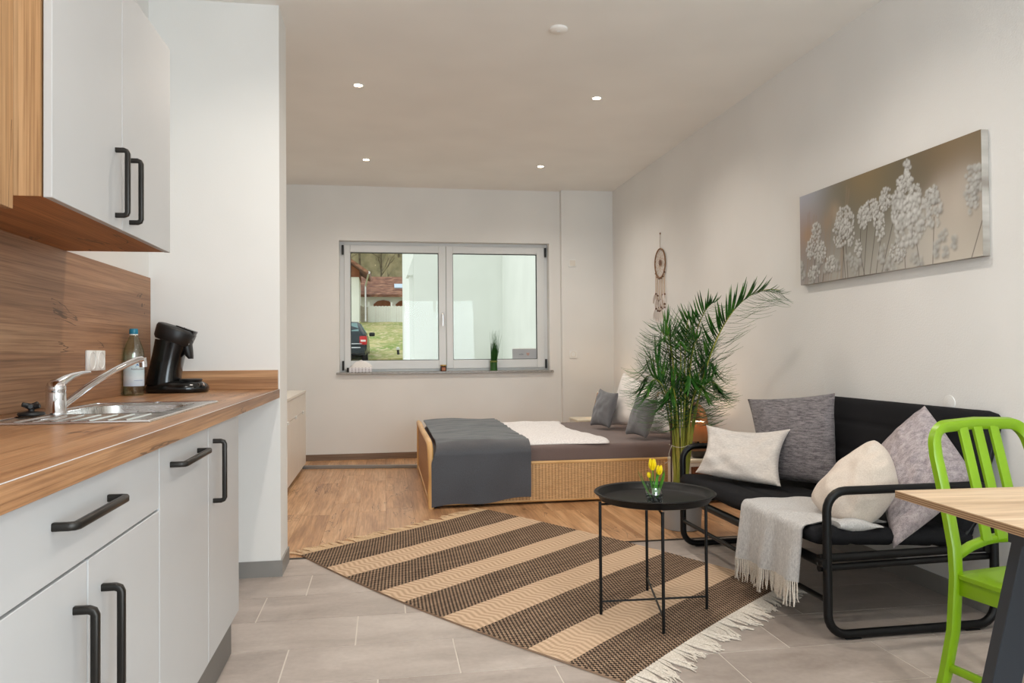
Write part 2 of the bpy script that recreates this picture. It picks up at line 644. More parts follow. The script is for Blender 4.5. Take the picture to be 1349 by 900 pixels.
b.box(BX0, BX0 + 0.06, YB - 0.12, YB - 0.06, 0.02, BZ1); b.box(BX1 - 0.06, BX1, YB - 0.12, YB - 0.06, 0.02, BZ1)
b.box(BX0 + 0.06, BX1 - 0.06, YB - 0.12, YB - 0.06, BZ1 - 0.06, BZ1); b.box(BX0 + 0.06, BX1 - 0.06, YB - 0.12, YB - 0.06, 0.02, 0.08)
b.box(1.12, 1.18, YB - 0.12, YB - 0.06, 0.08, BZ1 - 0.06)
struct(b.build('window_2', M['pvc'], smooth=0))
PY0, PY1, PXR = 3.88, 4.15, -0.503
b = MB(); b.box(XL, PXR, PY0, PY1, 0, ZC)
struct(b.build('wall_partition', M['wall'], smooth=0))
b = MB(); b.box(XL - 0.2, XR + 0.2, YB - 0.2, YF + 0.28, ZC, ZC + 0.2)
struct(b.build('ceiling', M['ceiling'], smooth=0))

# tiled floor in front, plank floor behind
YT = 4.19
b = MB(); tint = []
b.box(XL, XR, YB, YT, -0.1, -0.0015, mi=1); tint += [0.0] * 6
offs = {0: 0.572, 1: 0.249, 2: 0.487, 3: 0.081, 4: 0.248}
for row in range(-14, 6):
    y0 = 2.595 + (row - 1) * 0.318 + 0.0026
    y1 = y0 + 0.318 - 0.0052
    y0 = max(y0, YB); y1 = min(y1, YT)
    if y1 - y0 < 0.01:
        continue
    o = offs.get(row, (row * 0.37) % 0.599)
    k = -6
    while True:
        x0 = o + k * 0.599 + 0.0026
        x1 = x0 + 0.599 - 0.0052
        k += 1
        if x0 > XR:
            break
        if x1 < XL:
            continue
        b.box(max(x0, XL), min(x1, XR), y0, y1, -0.008, 0.0)
        tint += [rnd.random()] * 6
struct(b.build('floor', [M['tile'], M['grout']], smooth=0, face_attr=tint))
b = MB(); tint = []
b.box(XL, XR, YT, YF, -0.1, -0.001, mi=1); tint += [0.0] * 6
pw, pl = 0.185, 1.28
i = 0
x = XL
while x < XR:
    y = YT - rnd.random() * pl
    while y < YF:
        if y + pl > YT:
            b.box(x + 0.0006, min(x + pw, XR) - 0.0006, max(y, YT) + 0.0006, min(y + pl, YF) - 0.0006, -0.006, 0.0)
            tint += [rnd.random()] * 6
        y += pl
    x += pw
o = struct(b.build('floor_plank', [M['plank'], M['plank_gap']], smooth=0, face_attr=tint)); o.name = 'floor.001'

# skirtings
b = MB(); b.box(XL, PXR + 0.009, PY0 - 0.009, PY0, 0, 0.077)
struct(b.build('baseboard_partition', M['tile_base'], smooth=0))
b = MB(); b.box(PXR, PXR + 0.009, PY0, PY1, 0, 0.077)
struct(b.build('baseboard_partition_end', M['tile_base'], smooth=0))
b = MB(); b.box(XR - 0.009, XR, YB, YT, 0, 0.077)
struct(b.build('baseboard_right', M['tile_base'], smooth=0))
b = MB(); b.box(XR - 0.012, XR, YT, YF - 0.08, 0, 0.06)
struct(b.build('baseboard_right_rear', M['wood_base'], smooth=0))
b = MB(); b.box(XL, 1.857, YF - 0.014, YF, 0, 0.062, bev=0.002)
struct(b.build('baseboard_far', M['wood_base'], smooth=0))
b = MB(); b.box(XL, XR, YT - 0.012, YT + 0.012, 0.0, 0.003, bev=0.001)
struct(b.build('trim_1', M['handle'], smooth=0))
b = MB()
Mx = Matrix.Translation((-0.2, 7.36, 0)) @ Matrix.Rotation(-0.16, 4, 'Z')
b.box(-0.57, 0.58, -0.02, 0.02, 0, 0.03, bev=0.004, M=Mx)
struct(b.build('trim_2', M['tile_base'], smooth=0))

# ------------------------------------------------------------------ window (frame, two sashes, panes, handle, hinges) and sill
win = bpy.data.objects.new('window_1', None); COL.objects.link(win); win.location = (0.645, 8.1, WZ0); ORG['window_1'] = Vector((0.645, 8.1, WZ0)); struct(win)
FX0, FX1, FZ0, FZ1, FY = WX0, WX1, 0.888, WZ1, 8.085
b = MB()
fwid = 0.050
b.box(FX0, FX0 + fwid, FY, FY + 0.07, FZ0, FZ1, bev=0.003); b.box(FX1 - fwid, FX1, FY, FY + 0.07, FZ0, FZ1, bev=0.003)
b.box(FX0 + fwid, FX1 - fwid, FY, FY + 0.07, FZ1 - fwid, FZ1, bev=0.003); b.box(FX0 + fwid, FX1 - fwid, FY, FY + 0.07, FZ0, FZ0 + 0.04, bev=0.003)
b.build('window_frame', M['pvc'], win, smooth=0)
def sash(x0, x1, px0, px1):
    z0, z1, pz0, pz1 = 0.915, 2.207, 1.005, 2.13
    m = MB(); y0, y1 = FY - 0.022, FY + 0.05
    m.box(x0, px0, y0, y1, z0, z1, bev=0.004); m.box(px1, x1, y0, y1, z0, z1, bev=0.004)
    m.box(px0, px1, y0, y1, pz1, z1, bev=0.004); m.box(px0, px1, y0, y1, z0, pz0, bev=0.004)
    s_ = m.build('sash', M['pvc'], win, smooth=0)
    m = MB(); e = 0.006
    m.box(px0, px0 + e, FY + 0.004, FY + 0.03, pz0, pz1); m.box(px1 - e, px1, FY + 0.004, FY + 0.03, pz0, pz1)
    m.box(px0 + e, px1 - e, FY + 0.004, FY + 0.03, pz1 - e, pz1); m.box(px0 + e, px1 - e, FY + 0.004, FY + 0.03, pz0, pz0 + e)
    m.build('gasket', M['gasket'], s_, smooth=0)
    m = MB(); m.box(px0 + 0.003, px1 - 0.003, FY + 0.012, FY + 0.018, pz0 + 0.003, pz1 - 0.003)
    m.build('pane', M['glass'], s_, smooth=0)
    return s_
s1 = sash(-0.405, 0.640, -0.342, 0.568)
s2 = sash(0.647, 1.700, 0.716, 1.622)
m = MB()
m.box(0.597, 0.617, FY - 0.034, FY - 0.022, 1.435, 1.50, bev=0.006)
m.tube([(0.607, FY - 0.03, 1.475), (0.607, FY - 0.062, 1.475)], 0.007)
m.sweep_rect([(0.607, FY - 0.062, 1.485), (0.607, FY - 0.064, 1.43), (0.607, FY - 0.06, 1.365)], 0.017, 0.010, (0, 1, 0), bev=0.4)
m.build('window_handle', M['chrome'], win)
for x in (-0.424, 1.708):
    for z in (0.905, 2.10):
        m = MB(); m.box(x - 0.004, x + 0.016, FY - 0.034, FY - 0.016, z, z + 0.10, bev=0.004)
        m.build('hinge', M['gasket'], win)
m = MB(); m.box(-0.482, 1.772, 7.945, 8.085, 0.866, 0.888, bev=0.003)
tag(m.build('window_sill', M['granite'], smooth=0), 'grey speckled granite sill under the window', 'window sill')

# ------------------------------------------------------------------ kitchen
XW = -0.505
def bar_handle(parent, a, c, out, r=0.0065, name='handle'):
    """D-shaped square bar pull from a to c, standing off along +x"""
    a, c = Vector(a), Vector(c)
    o_ = Vector((out, 0, 0))
    d = (c - a).normalized()
    k = 0.009
    m = MB()
    pts = [a, a + o_ * 0.7, a + o_ * 0.92 + d * 0.003, a + o_ + d * k, c + o_ - d * k, c + o_ * 0.92 - d * 0.003, c + o_ * 0.7, c]
    side = d.cross(Vector((1, 0, 0)))
    m.sweep_rect(pts, 0.0135, 0.0135, side, bev=0.3)
    return m.build(name, M['handle'], parent, smooth=50)

# worktop with a cut-out for the basin
BX_0, BX_1, BY_0, BY_1 = -0.955, -0.635, 2.36, 2.80
m = MB()
m.box(XL, XW, 1.04, BY_0, 0.868, 0.91); m.box(XL, XW, BY_1, PY0, 0.868, 0.91)
m.box(XL, BX_0, BY_0, BY_1, 0.868, 0.91); m.box(BX_1, XW, BY_0, BY_1, 0.868, 0.91)
wt = m.build('worktop', M['oak_y'], org=(-0.8, 2.1, 0.868), smooth=0)
tag(wt, 'long oak-effect kitchen worktop running along the left wall', 'worktop')
m = MB(); m.box(XL, -0.511, PY0 - 0.02, PY0, 0.9101, 1.003, bev=0.0015)
m.build('upstand', M['oak_x'], wt, smooth=0)
m = MB(); m.box(XW - 0.0012, XW + 0.0008, 1.04, PY0, 0.9092, 0.9103)  # pale strip painted as the thin highlight along the worktop's front edge
m.build('painted_edge_highlight', M['carcass'], wt, smooth=0)
m = MB(); m.box(XL + 0.0008, XL + 0.014, 1.04, PY0 - 0.0205, 0.9106, 1.446, bev=0.001)
tag(m.build('backsplash_panel', M['oak_splash'], smooth=0), 'oak-effect splashback panel on the wall behind the sink', 'splashback')

# base units
FXP = -0.525
def base_unit(y0, y1, label):
    t = thing('base_cabinet', label, 'cabinet', (-0.82, (y0 + y1) / 2, 0), group='white base units under the oak worktop')
    m = MB(); m.box(XL + 0.02, FXP - 0.021, y0 + 0.001, y1 - 0.001, 0.152, 0.866); m.build('carcass', M['carcass'], t, smooth=0)
    m = MB(); m.box(XL + 0.08, -0.552, y0 + 0.001, y1 - 0.001, 0.0, 0.15); m.build('plinth', M['plinth'], t, smooth=0)
    return t
def front(t, name, y0, y1, z0, z1):
    m = MB(); m.box(FXP - 0.019, FXP, y0 + 0.0016, y1 - 0.0016, z0 + 0.0016, z1 - 0.0016, bev=0.0012, seg=1)
    return m.build(name, M['front_white'], t, smooth=0)
c1 = base_unit(1.04, 1.922, 'wide white base cabinet with one drawer above two doors, nearest')
d = front(c1, 'drawer', 1.04, 1.922, 0.718, 0.862); bar_handle(d, (FXP, 1.335, 0.806), (FXP, 1.585, 0.806), 0.034)
d = front(c1, 'door', 1.04, 1.480, 0.152, 0.716); bar_handle(d, (FXP, 1.42, 0.455), (FXP, 1.42, 0.645), 0.034)
d = front(c1, 'door', 1.482, 1.922, 0.152, 0.716); bar_handle(d, (FXP, 1.552, 0.455), (FXP, 1.552, 0.645), 0.034)
c2 = base_unit(1.924, 2.430, 'plain white base cabinet with a horizontal handle near its top')
d = front(c2, 'door', 1.924, 2.430, 0.152, 0.862); bar_handle(d, (FXP, 2.02, 0.808), (FXP, 2.30, 0.808), 0.034)
c3 = base_unit(2.432, 2.918, 'white base cabinet with a vertical handle, farthest from the camera')
d = front(c3, 'door', 2.432, 2.918, 0.152, 0.862); bar_handle(d, (FXP, 2.50, 0.628), (FXP, 2.50, 0.812), 0.034)

# wall cabinets
UX = -0.75
t = thing('wall_cabinet', 'white two-door wall cabinet with an oak side, above the sink', 'cabinet', (-0.93, 2.39, 1.446), group='wall cabinets')
m = MB(); m.box(XL, UX - 0.023, 1.90, 2.884, 1.4462, 2.17); m.build('carcass', M['oak_z'], t, smooth=0)
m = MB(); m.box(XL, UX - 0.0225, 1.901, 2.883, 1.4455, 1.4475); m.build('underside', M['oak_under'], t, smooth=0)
for y0, y1, hy in ((1.902, 2.378, 2.325), (2.382, 2.886, 2.447)):
    m = MB(); m.box(UX - 0.019, UX, y0, y1, 1.444, 2.172, bev=0.0012, seg=1)
    d = m.build('door', M['front_white'], t, smooth=0)
    bar_handle(d, (UX, hy, 1.478), (UX, hy, 1.664), 0.032)
t = thing('wall_cabinet', 'shallower oak-fronted wall cabinet at the left edge of the photo', 'cabinet', (-0.97, 1.6, 1.418), group='wall cabinets')
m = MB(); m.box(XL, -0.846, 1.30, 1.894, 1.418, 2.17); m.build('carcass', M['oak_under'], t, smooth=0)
m = MB(); m.box(-0.846, -0.828, 1.30, 1.894, 1.414, 2.172, bev=0.001, seg=1); d = m.build('door', M['oak_z'], t, smooth=0)

# sink: deck with drainer ridges, basin, waste
t = thing('sink', 'stainless steel inset sink with drainer in the oak worktop', 'sink', (-0.79, 2.46, 0.91))
SX0, SX1, SY0, SY1 = -0.985, -0.585, 2.06, 2.872
m = MB(); zt = 0.9135
m.box(SX0, SX1, SY0, BY_0 + 0.01, 0.9101, zt, bev=0.0012); m.box(SX0, SX1, BY_1 - 0.01, SY1, 0.9101, zt, bev=0.0012)
m.box(SX0, BX_0 + 0.01, BY_0 + 0.01, BY_1 - 0.01, 0.9101, zt); m.box(BX_1 - 0.01, SX1, BY_0 + 0.01, BY_1 - 0.01, 0.9101, zt)
rim = m.build('deck', M['steel'], t, smooth=0)
m = MB()
m.tube([(SX0 + .004, SY0 + .004, zt), (SX1 - .004, SY0 + .004, zt), (SX1 - .004, SY1 - .004, zt), (SX0 + .004, SY1 - .004, zt)], 0.003, 6, closed=True)
m.build('raised_rim', M['chrome'], t)
def rrect(cx, cy, hx, hy, r, z, n=6):
    out = []
    for qx, qy, a0 in ((1, 1, 0), (-1, 1, 90), (-1, -1, 180), (1, -1, 270)):
        for k in range(n + 1):
            a = math.radians(a0 + 90 * k / n)
            out.append((cx + qx * (hx - r) + r * math.cos(a), cy + qy * (hy - r) + r * math.sin(a), z))
    return out
cx, cy = (BX_0 + BX_1) / 2, (BY_0 + BY_1) / 2
hx, hy = (BX_1 - BX_0) / 2 - 0.011, (BY_1 - BY_0) / 2 - 0.011
m = MB()
m.loft([rrect(cx, cy, hx + .012, hy + .012, 0.07, zt + .0006), rrect(cx, cy, hx, hy, 0.07, zt - .004), rrect(cx, cy, hx - .012, hy - .012, 0.07, 0.80), rrect(cx, cy, hx - .04, hy - .04, 0.06, 0.775), rrect(cx, cy, 0.03, 0.03, 0.028, 0.772)], cap=False)
m.build('basin', M['steel'], t, smooth=60, recalc=True)
m = MB(); m.lathe([(0.0001, 0.7735), (0.036, 0.7735), (0.042, 0.7715)], (cx, cy, 0.0), 24); m.build('waste', M['chrome'], t)
for k in range(7):
    m = MB(); x = SX0 + 0.07 + k * 0.044
    m.tube([(x, SY0 + 0.03, zt), (x, SY0 + 0.24, zt)], 0.0035, 8); m.build('drainer_ridge', M['chrome'], t)

# mixer tap
t = thing('faucet', 'chrome single-lever mixer tap with a long slanting spout', 'faucet', (-0.93, 2.385, 0.9136))
fx, fy = -0.93, 2.385
m = MB(); m.lathe([(0.030, 0.9137), (0.030, 0.919), (0.0265, 0.922), (0.0265, 0.972), (0.0255, 0.977), (0.0265, 0.979), (0.0265, 0.990), (0.022, 1.003), (0.010, 1.010), (0.0001, 1.011)], (fx, fy, 0), 28)
m.build('tap_body', M['chrome'], t, smooth=60)
m = MB(); m.tube([(fx, fy - 0.005, .994), (fx + .004, fy + .04, 1.008), (fx + .008, fy + .09, 1.019), (fx + .012, fy + .15, 1.026), (fx + .014, fy + .215, 1.028)], [0.020, 0.016, 0.011, 0.008, 0.005], 12, ell=1.0)
m.build('lever', M['chrome'], t, smooth=60)
m = MB(); P0 = Vector((fx + .012, fy + .02, 0.937)); P1 = Vector((-0.835, 2.79, 1.064))
pts = [P0.lerp(P1, k / 8) + Vector((0, 0, 0.012 * math.sin(PI * k / 8))) for k in range(9)]
pts += [P1 + Vector((.006, .028, .002)), P1 + Vector((.010, .042, -.004))]
m.tube(pts, [0.0105] * 9 + [0.0115, 0.0115], 14); m.build('spout', M['chrome'], t, smooth=60)
m = MB(); e = P1 + Vector((.009, .036, -.002)); m.tube([e + Vector((0, 0, 0.010)), e + Vector((.002, .004, -.022))], 0.0125, 16); m.build('aerator', M['chrome'], t, smooth=50)

# strainer plug with black grip left of the tap
t = thing('sink_plug', 'small black sink plug lying on the steel drainer beside the tap', 'plug', (-0.955, 2.29, 0.9136))
m = MB(); m.lathe([(0.0001, .9165), (0.030, .9165), (0.034, .920), (0.032, .926), (0.012, .929), (0.0001, .930)], (-0.955, 2.29, 0), 20); m.build('disc', M['black_matt'], t)
m = MB(); m.tube([(-0.955, 2.29, .928), (-0.955, 2.29, .942)], 0.008, 10)
for k in range(5):
    a = 2 * PI * k / 5
    m.tube([(-0.955, 2.29, .941), (-0.955 + .022 * math.cos(a), 2.29 + .022 * math.sin(a), .943 + .006 * (k % 2))], [0.009, 0.006], 8)
m.build('grip', M['black_matt'], t)

# double socket on the splashback
sx = XL + 0.014
t = thing('wall_socket', 'white double power socket on the oak splashback beside the bottle', 'socket', (sx, 3.18, 1.02))
m = MB(); m.box(sx, sx + 0.010, 3.052, 3.1425, 1.022, 1.100, bev=0.003); m.box(sx, sx + 0.010, 3.1435, 3.234, 1.022, 1.100, bev=0.003); m.build('frame', M['white_plastic'], t)
for yc in (3.097, 3.189):
    m = MB()
    R = Matrix.Rotation(PI / 2, 4, 'Y')
    m.lathe([(0.034, 0.0098), (0.034, 0.0125), (0.0315, 0.0125), (0.0305, 0.004), (0.0001, 0.004)], (sx, yc, 1.061), 28, M=R, cap=False)
    s_ = m.build('socket_cup', M['white_plastic'], t, smooth=50)
    m = MB()
    for dz in (-.0095, .0095):
        m.lathe([(0.003, 0.0035), (0.003, 0.0046), (0.0001, 0.0046)], (sx, yc + dz, 1.061), 10, M=R)
    m.build('contact_hole', M['black_matt'], s_)

# mineral water bottle
bxc, byc = -1.0485, 3.47
t = thing('water_bottle', 'green-tinted glass water bottle with a teal cap and pale blue label', 'bottle', (bxc, byc, 0.91))
m = MB(); m.lathe([(0.0001, .9185), (0.030, .914), (0.037, .9105), (0.0405, .918), (0.0405, 1.085), (0.039, 1.10), (0.030, 1.128), (0.019, 1.155), (0.0135, 1.166), (0.0135, 1.182)], (bxc, byc, 0), 32, cap=False)
m.build('glass_body', M['bottle_glass'], t, smooth=60)
g = G('bottle_cap_teal', (30, 122, 150), 0.35); M['teal'] = g.m
m = MB(); m.lathe([(0.0165, 1.170), (0.0175, 1.172), (0.0175, 1.188), (0.016, 1.1925), (0.0001, 1.193)], (bxc, byc, 0), 28); cap_ = m.build('cap', M['teal'], t)
m = MB(); m.lathe([(0.0155, 1.1655), (0.0172, 1.166), (0.0172, 1.1698), (0.0155, 1.17)], (bxc, byc, 0), 28); m.build('cap_ring', M['white_plastic'], cap_)
# label: pale blue-green sky, white haze, blue peaks, dark lettering (printed)
g = G('bottle_label', (205, 222, 230), 0.5)
z = g.sep()[2]
n = g.noise(g.map((30, 30, 90)), 1.0, 3)
g.color(g.mix(g.math('MULTIPLY', n, 0.55), g.ramp(g.math('MULTIPLY', z, 10.0), [(0.4, (196, 208, 226)), (0.75, (226, 234, 236)), (1.0, (206, 224, 226)), ]), lin((172, 192, 210))))
M['label'] = g.m
m = MB()
aL = math.radians(-40)
def lab(u, v, r=0.0409, zz0=.950, zz1=1.052, span=3.6, ac=-0.9):
    a = ac + (u - .5) * span
    return Vector((bxc + r * math.cos(a), byc + r * math.sin(a), zz0 + v * (zz1 - zz0)))
m.slab(lab, 28, 2, (0, 0, 0.0)) if False else m.grid(lab, 28, 2)
m.grid(lambda u, v: lab(u, v, 0.0407), 28, 2)
lab_o = m.build('label', M['label'], t, recalc=False)
g = G('label_print_blue', (46, 104, 176), 0.5); M['print_blue'] = g.m
g = G('label_print_dark', (70, 58, 70), 0.5); M['print_dark'] = g.m
m = MB()
def onlab(s_, zz, r=0.0412):
    a = -0.85 + s_ / 0.041
    return Vector((bxc + r * math.cos(a), byc + r * math.sin(a), zz))
for poly in ([(-.012, 1.030), (-.004, 1.046), (.001, 1.038), (.006, 1.043), (.016, 1.030)], [(.010, 1.030), (.018, 1.040), (.024, 1.030)]):
    vs = [m.bm.verts.new(onlab(*p)) for p in poly]; m.bm.faces.new(vs)
m.build('label_mountain', M['print_blue'], lab_o, recalc=False)

def text_mesh(txt, size, fn, mat_, name, parent, org=None):
    """lettering: glyph outlines mapped through fn(x, y)"""
    cu = bpy.data.curves.new('lettering', 'FONT'); cu.body = txt; cu.size = size; cu.align_x = 'CENTER'; cu.resolution_u = 3
    ob = bpy.data.objects.new('lettering', cu); COL.objects.link(ob)
    bpy.context.view_layer.update()
    me = ob.evaluated_get(bpy.context.evaluated_depsgraph_get()).to_mesh()
    m = MB()
    m.add([fn(v.co.x, v.co.y) for v in me.vertices], [tuple(p.vertices) for p in me.polygons])
    bpy.data.objects.remove(ob); bpy.data.curves.remove(cu)
    return m.build(name, mat_, parent, smooth=0, recalc=False)
text_mesh('Adelholzener', 0.0115, lambda x, y: onlab(x + .003, 1.0185 + y, 0.0413), M['print_dark'], 'label_lettering', lab_o)
text_mesh('MINERALWASSER', 0.005, lambda x, y: onlab(x + .003, 0.972 + y, 0.0413), M['print_blue'], 'label_lettering', lab_o)

# coffee pad machine
cy = 3.68
t = thing('coffee_machine', 'black coffee pad machine in the corner of the worktop', 'coffee machine', (-0.93, cy, 0.91))
def ring(cx_, cy_, z, hx_, hy_, n=32, p=2.4, tilt=0.0):
    out = []
    for k in range(n):
        a = 2 * PI * k / n
        c_, s_ = math.cos(a), math.sin(a)
        X = hx_ * math.copysign(abs(c_) ** (2 / p), c_); Y = hy_ * math.copysign(abs(s_) ** (2 / p), s_)
        out.append((cx_ + X * math.cos(tilt), cy_ + Y, z - X * math.sin(tilt)))
    return out
m = MB()
m.loft([ring(-.925, cy, .9102, .124, .088), ring(-.925, cy, .917, .133, .094), ring(-.925, cy, .932, .134, .095), ring(-.926, cy, .946, .128, .091), ring(-.928, cy, .957, .114, .082), ring(-.930, cy, .963, .094, .070)])
m.build('base', M['black_plastic'], t, smooth=50)
m = MB()
m.loft([ring(-.868, cy, .961, .046, .060, p=2.2), ring(-.868, cy, .968, .048, .062, p=2.2), ring(-.868, cy, .971, .044, .058, p=2.2)])
m.build('drip_tray', M['black_matt'], t, smooth=50)
for k, dy in enumerate((-.035, -.012, .011)):
    m = MB(); R = Matrix.Rotation(math.radians(62), 4, 'Y')
    m.lathe([(0.008, 0.0), (0.008, 0.0035), (0.0055, 0.0045), (0.0001, 0.0045)], (-.802 - .012 * abs(k - 1) ** 1.5, cy - .040 + dy * 1.6, .9475), 14, M=R)
    m.build('button', M['chrome'] if k != 0 else M['handle'], t, smooth=50)
m = MB()
rows = [(.948, -.985, .072, .082), (.985, -.981, .069, .080), (1.03, -.973, .066, .078), (1.08, -.962, .066, .078), (1.12, -.952, .068, .080), (1.145, -.946, .070, .082)]
m.loft([ring(x, cy, z, hx_, hy_, p=2.6, tilt=.12 * (z - .94) / .2) for z, x, hx_, hy_ in rows])
m.build('column', M['black_plastic'], t, smooth=50)
m = MB(); tl = 0.34
ax = Vector((math.sin(tl), 0, math.cos(tl)))
def hd(d, rx, ry):
    c_ = Vector((-.944, cy, 1.150)) + ax * d
    return ring(c_.x, c_.y, c_.z, rx, ry, p=2.2, tilt=tl)
m.loft([hd(-.012, .074, .080), hd(.0, .082, .088), (hd(.045, .086, .091)), hd(.055, .082, .087), hd(.060, .070, .076), hd(.061, .03, .03)])
head = m.build('brew_head', M['black_matt'], t, smooth=50)
m = MB()
B0 = Vector((-.944, cy, 1.150)) + ax * .0605
ex = Vector((math.cos(tl), 0, -math.sin(tl)))
def lv(s_, y, h): return B0 + ex * s_ + Vector((0, y, 0)) + ax * h
poly_t = [(-.005, -.018), (.045, -.030), (.078, -.034), (.084, -.02), (.084, .02), (.078, .034), (.045, .030), (-.005, .018)]
m.loft([[lv(a, q, -.004) for a, q in poly_t], [lv(a, q, .006) for a, q in poly_t]])
front_ = [(.060, -.034), (.080, -.030), (.086, 0), (.080, .030), (.060, .034)]
m.loft([[lv(a, q, .004) for a, q in front_], [lv(a + .002, q, -.03) for a, q in front_], [lv(a - .004, q * .8, -.048) for a, q in front_]])
m.build('lid_lever', M['black_plastic'], t, smooth=40)
m = MB(); m.tube([B0 + ex * .03 + Vector((0, -.008, 0)) + ax * .0065, B0 + ex * .03 + Vector((0, .028, 0)) + ax * .0065], .0025, 6); m.build('lid_mark', M['chrome'], head)
m = MB(); m.loft([ring(-.885, cy, 1.128, .022, .034, 20), ring(-.880, cy, 1.10, .020, .030, 20), ring(-.874, cy, 1.075, .016, .026, 20), ring(-.868, cy, 1.062, .010, .020, 20)])
m.build('coffee_spout', M['black_matt'], t, smooth=50)
m = MB(); m.sweep_rect([(-.893, cy - .01, 1.137), (-.868, cy - .01, 1.128)], .05, .006, (0, 0, 1)); m.build('spout_trim', M['steel'], t)

# ------------------------------------------------------------------ ceiling lamps, detector, switches, wall cover
g = G('lamp_lens_lit', (255, 240, 220), 0.5); g.b.inputs['Emission Color'].default_value = lin((255, 226, 190)); g.b.inputs['Emission Strength'].default_value = 30.0
M['lit'] = g.m
spots = [(-0.155, 4.965, 'front left one of the four recessed ceiling spotlights in view'), (1.425, 4.99, 'front right one of the four recessed ceiling spotlights in view'),
         (-0.15, 6.87, 'rear left recessed ceiling spotlight, near the far wall'), (1.432, 6.91, 'rear right recessed ceiling spotlight, near the far wall'),
         (-0.155, 3.05, 'recessed ceiling spotlight above the kitchen worktop, outside the photo'), (1.43, 3.05, 'recessed ceiling spotlight above the tray table, outside the photo'), (-0.155, 1.15, 'recessed ceiling spotlight above the nearest base cabinet, outside the photo'), (1.43, 1.15, 'recessed ceiling spotlight above the dining table, outside the photo')]
def spot(x, y, label):
    t = thing('ceiling_spotlight', label or 'recessed ceiling spotlight', 'ceiling light', (x, y, ZC - 0.004), group='recessed ceiling spotlights')
    m = MB(); m.lathe([(0.026, ZC - .001), (0.040, ZC), (0.040, ZC - .002), (0.036, ZC - .004), (0.028, ZC - .004), (0.026, ZC - .001)], (x, y, 0), 28, cap=False); m.build('trim_ring', M['white_plastic'], t)
    m = MB(); m.lathe([(0.0001, ZC - .003), (0.018, ZC - .003), (0.026, ZC - .001)], (x, y, 0), 20, cap=False); m.build('lens', M['lit'], t)
    d = bpy.data.lights.new('spot_lamp', 'SPOT'); d.energy = W_SPOT * 4.2; d.color = (1.0, 0.91, 0.81); d.spot_size = math.radians(150); d.spot_blend = 0.9; d.shadow_soft_size = 0.03
    lo = bpy.data.objects.new('spot_lamp', d); COL.objects.link(lo); lo.parent = t; lo.location = (0, 0, -0.012)
for s_ in spots:
    spot(*s_)
t = thing('smoke_detector', 'round white smoke detector on the ceiling', 'smoke detector', (0.92, 3.94, ZC))
m = MB(); m.lathe([(0.048, ZC), (0.048, ZC - .010), (0.040, ZC - .016), (0.0001, ZC - .017)], (0.92, 3.94, 0), 30, cap=False); m.build('housing', M['ceiling'], t)
m = MB(); m.lathe([(0.0095, ZC - .0160), (0.0095, ZC - .019), (0.0001, ZC - .019)], (0.92, 3.94, 0), 14, cap=False); m.build('test_button', M['white_plastic'], t)

yw = YF - 0.075
def wall_plate(zc, name, label, cat):
    xc = 1.972
    t = thing(name, label, cat, (xc, yw, zc - .041))
    m = MB(); m.box(xc - .041, xc + .041, yw - .010, yw, zc - .041, zc + .041, bev=.003); m.build('frame', M['white_plastic'], t)
    if name == 'light_switch':
        m = MB(); m.box(xc - .030, xc + .030, yw - .014, yw - .0095, zc - .030, zc + .030, bev=.002); m.build('rocker', M['white_lacquer'], t)
    else:
        R = Matrix.Rotation(PI / 2, 4, 'X')
        m = MB(); m.lathe([(.030, .0098), (.030, .012), (.026, .012), (.025, .004), (.0001, .004)], (xc, yw, zc), 24, M=R, cap=False); m.build('socket_cup', M['white_lacquer'], t)
wall_plate(2.02, 'light_switch', 'small white wall switch on the pier, upper of two plates', 'switch')
wall_plate(1.053, 'wall_socket', 'small white power socket on the pier, lower of two plates', 'socket')
m = MB(); m.lathe([(0.034, 0.0), (0.034, 0.003), (0.030, 0.004), (0.0001, 0.004)], (XR, 2.973, 0.845), 28, M=Matrix.Rotation(-PI / 2, 4, 'Y'))
tag(m.build('wall_box_cover', M['wall_rough'], org=(XR, 2.973, 0.845)), 'round painted cover disc on the right wall above the sofa back', 'wall cover')

# ------------------------------------------------------------------ white sideboard in the sleeping corner
SXF = -0.735
t = thing('sideboard', 'low white sideboard behind the partition wall', 'sideboard', (-0.92, 6.62, 0))
m = MB(); m.box(XL + .005, SXF - .02, 5.78, 7.46, 0.05, 0.715); m.build('body', M['white_lacquer'], t, smooth=0)
m = MB(); m.box(XL + .002, SXF + .004, 5.765, 7.475, 0.716, 0.738, bev=.002); m.build('top', M['white_lacquer'], t, smooth=0)
m = MB(); m.box(XL + .02, SXF - .045, 5.80, 7.44, 0.0, 0.05); m.build('plinth', M['handle'], t, smooth=0)
for y0, y1 in ((5.782, 6.34), (6.342, 6.90), (6.902, 7.458)):
    m = MB(); m.box(SXF - .019, SXF, y0 + .0015, y1 - .0015, .552, .713, bev=.001, seg=1); d = m.build('drawer', M['white_lacquer'], t, smooth=0)
    m = MB(); m.box(SXF, SXF + .012, (y0 + y1) / 2 - .05, (y0 + y1) / 2 + .05, .5535, .562, bev=.003); m.build('pull', M['white_plastic'], d)
    m = MB(); m.box(SXF - .019, SXF, y0 + .0015, y1 - .0015, .052, .548, bev=.001, seg=1); d = m.build('door', M['white_lacquer'], t, smooth=0)
    m = MB(); m.box(SXF, SXF + .012, (y0 + y1) / 2 - .05, (y0 + y1) / 2 + .05, .538, .5465, bev=.003); m.build('pull', M['white_plastic'], d)

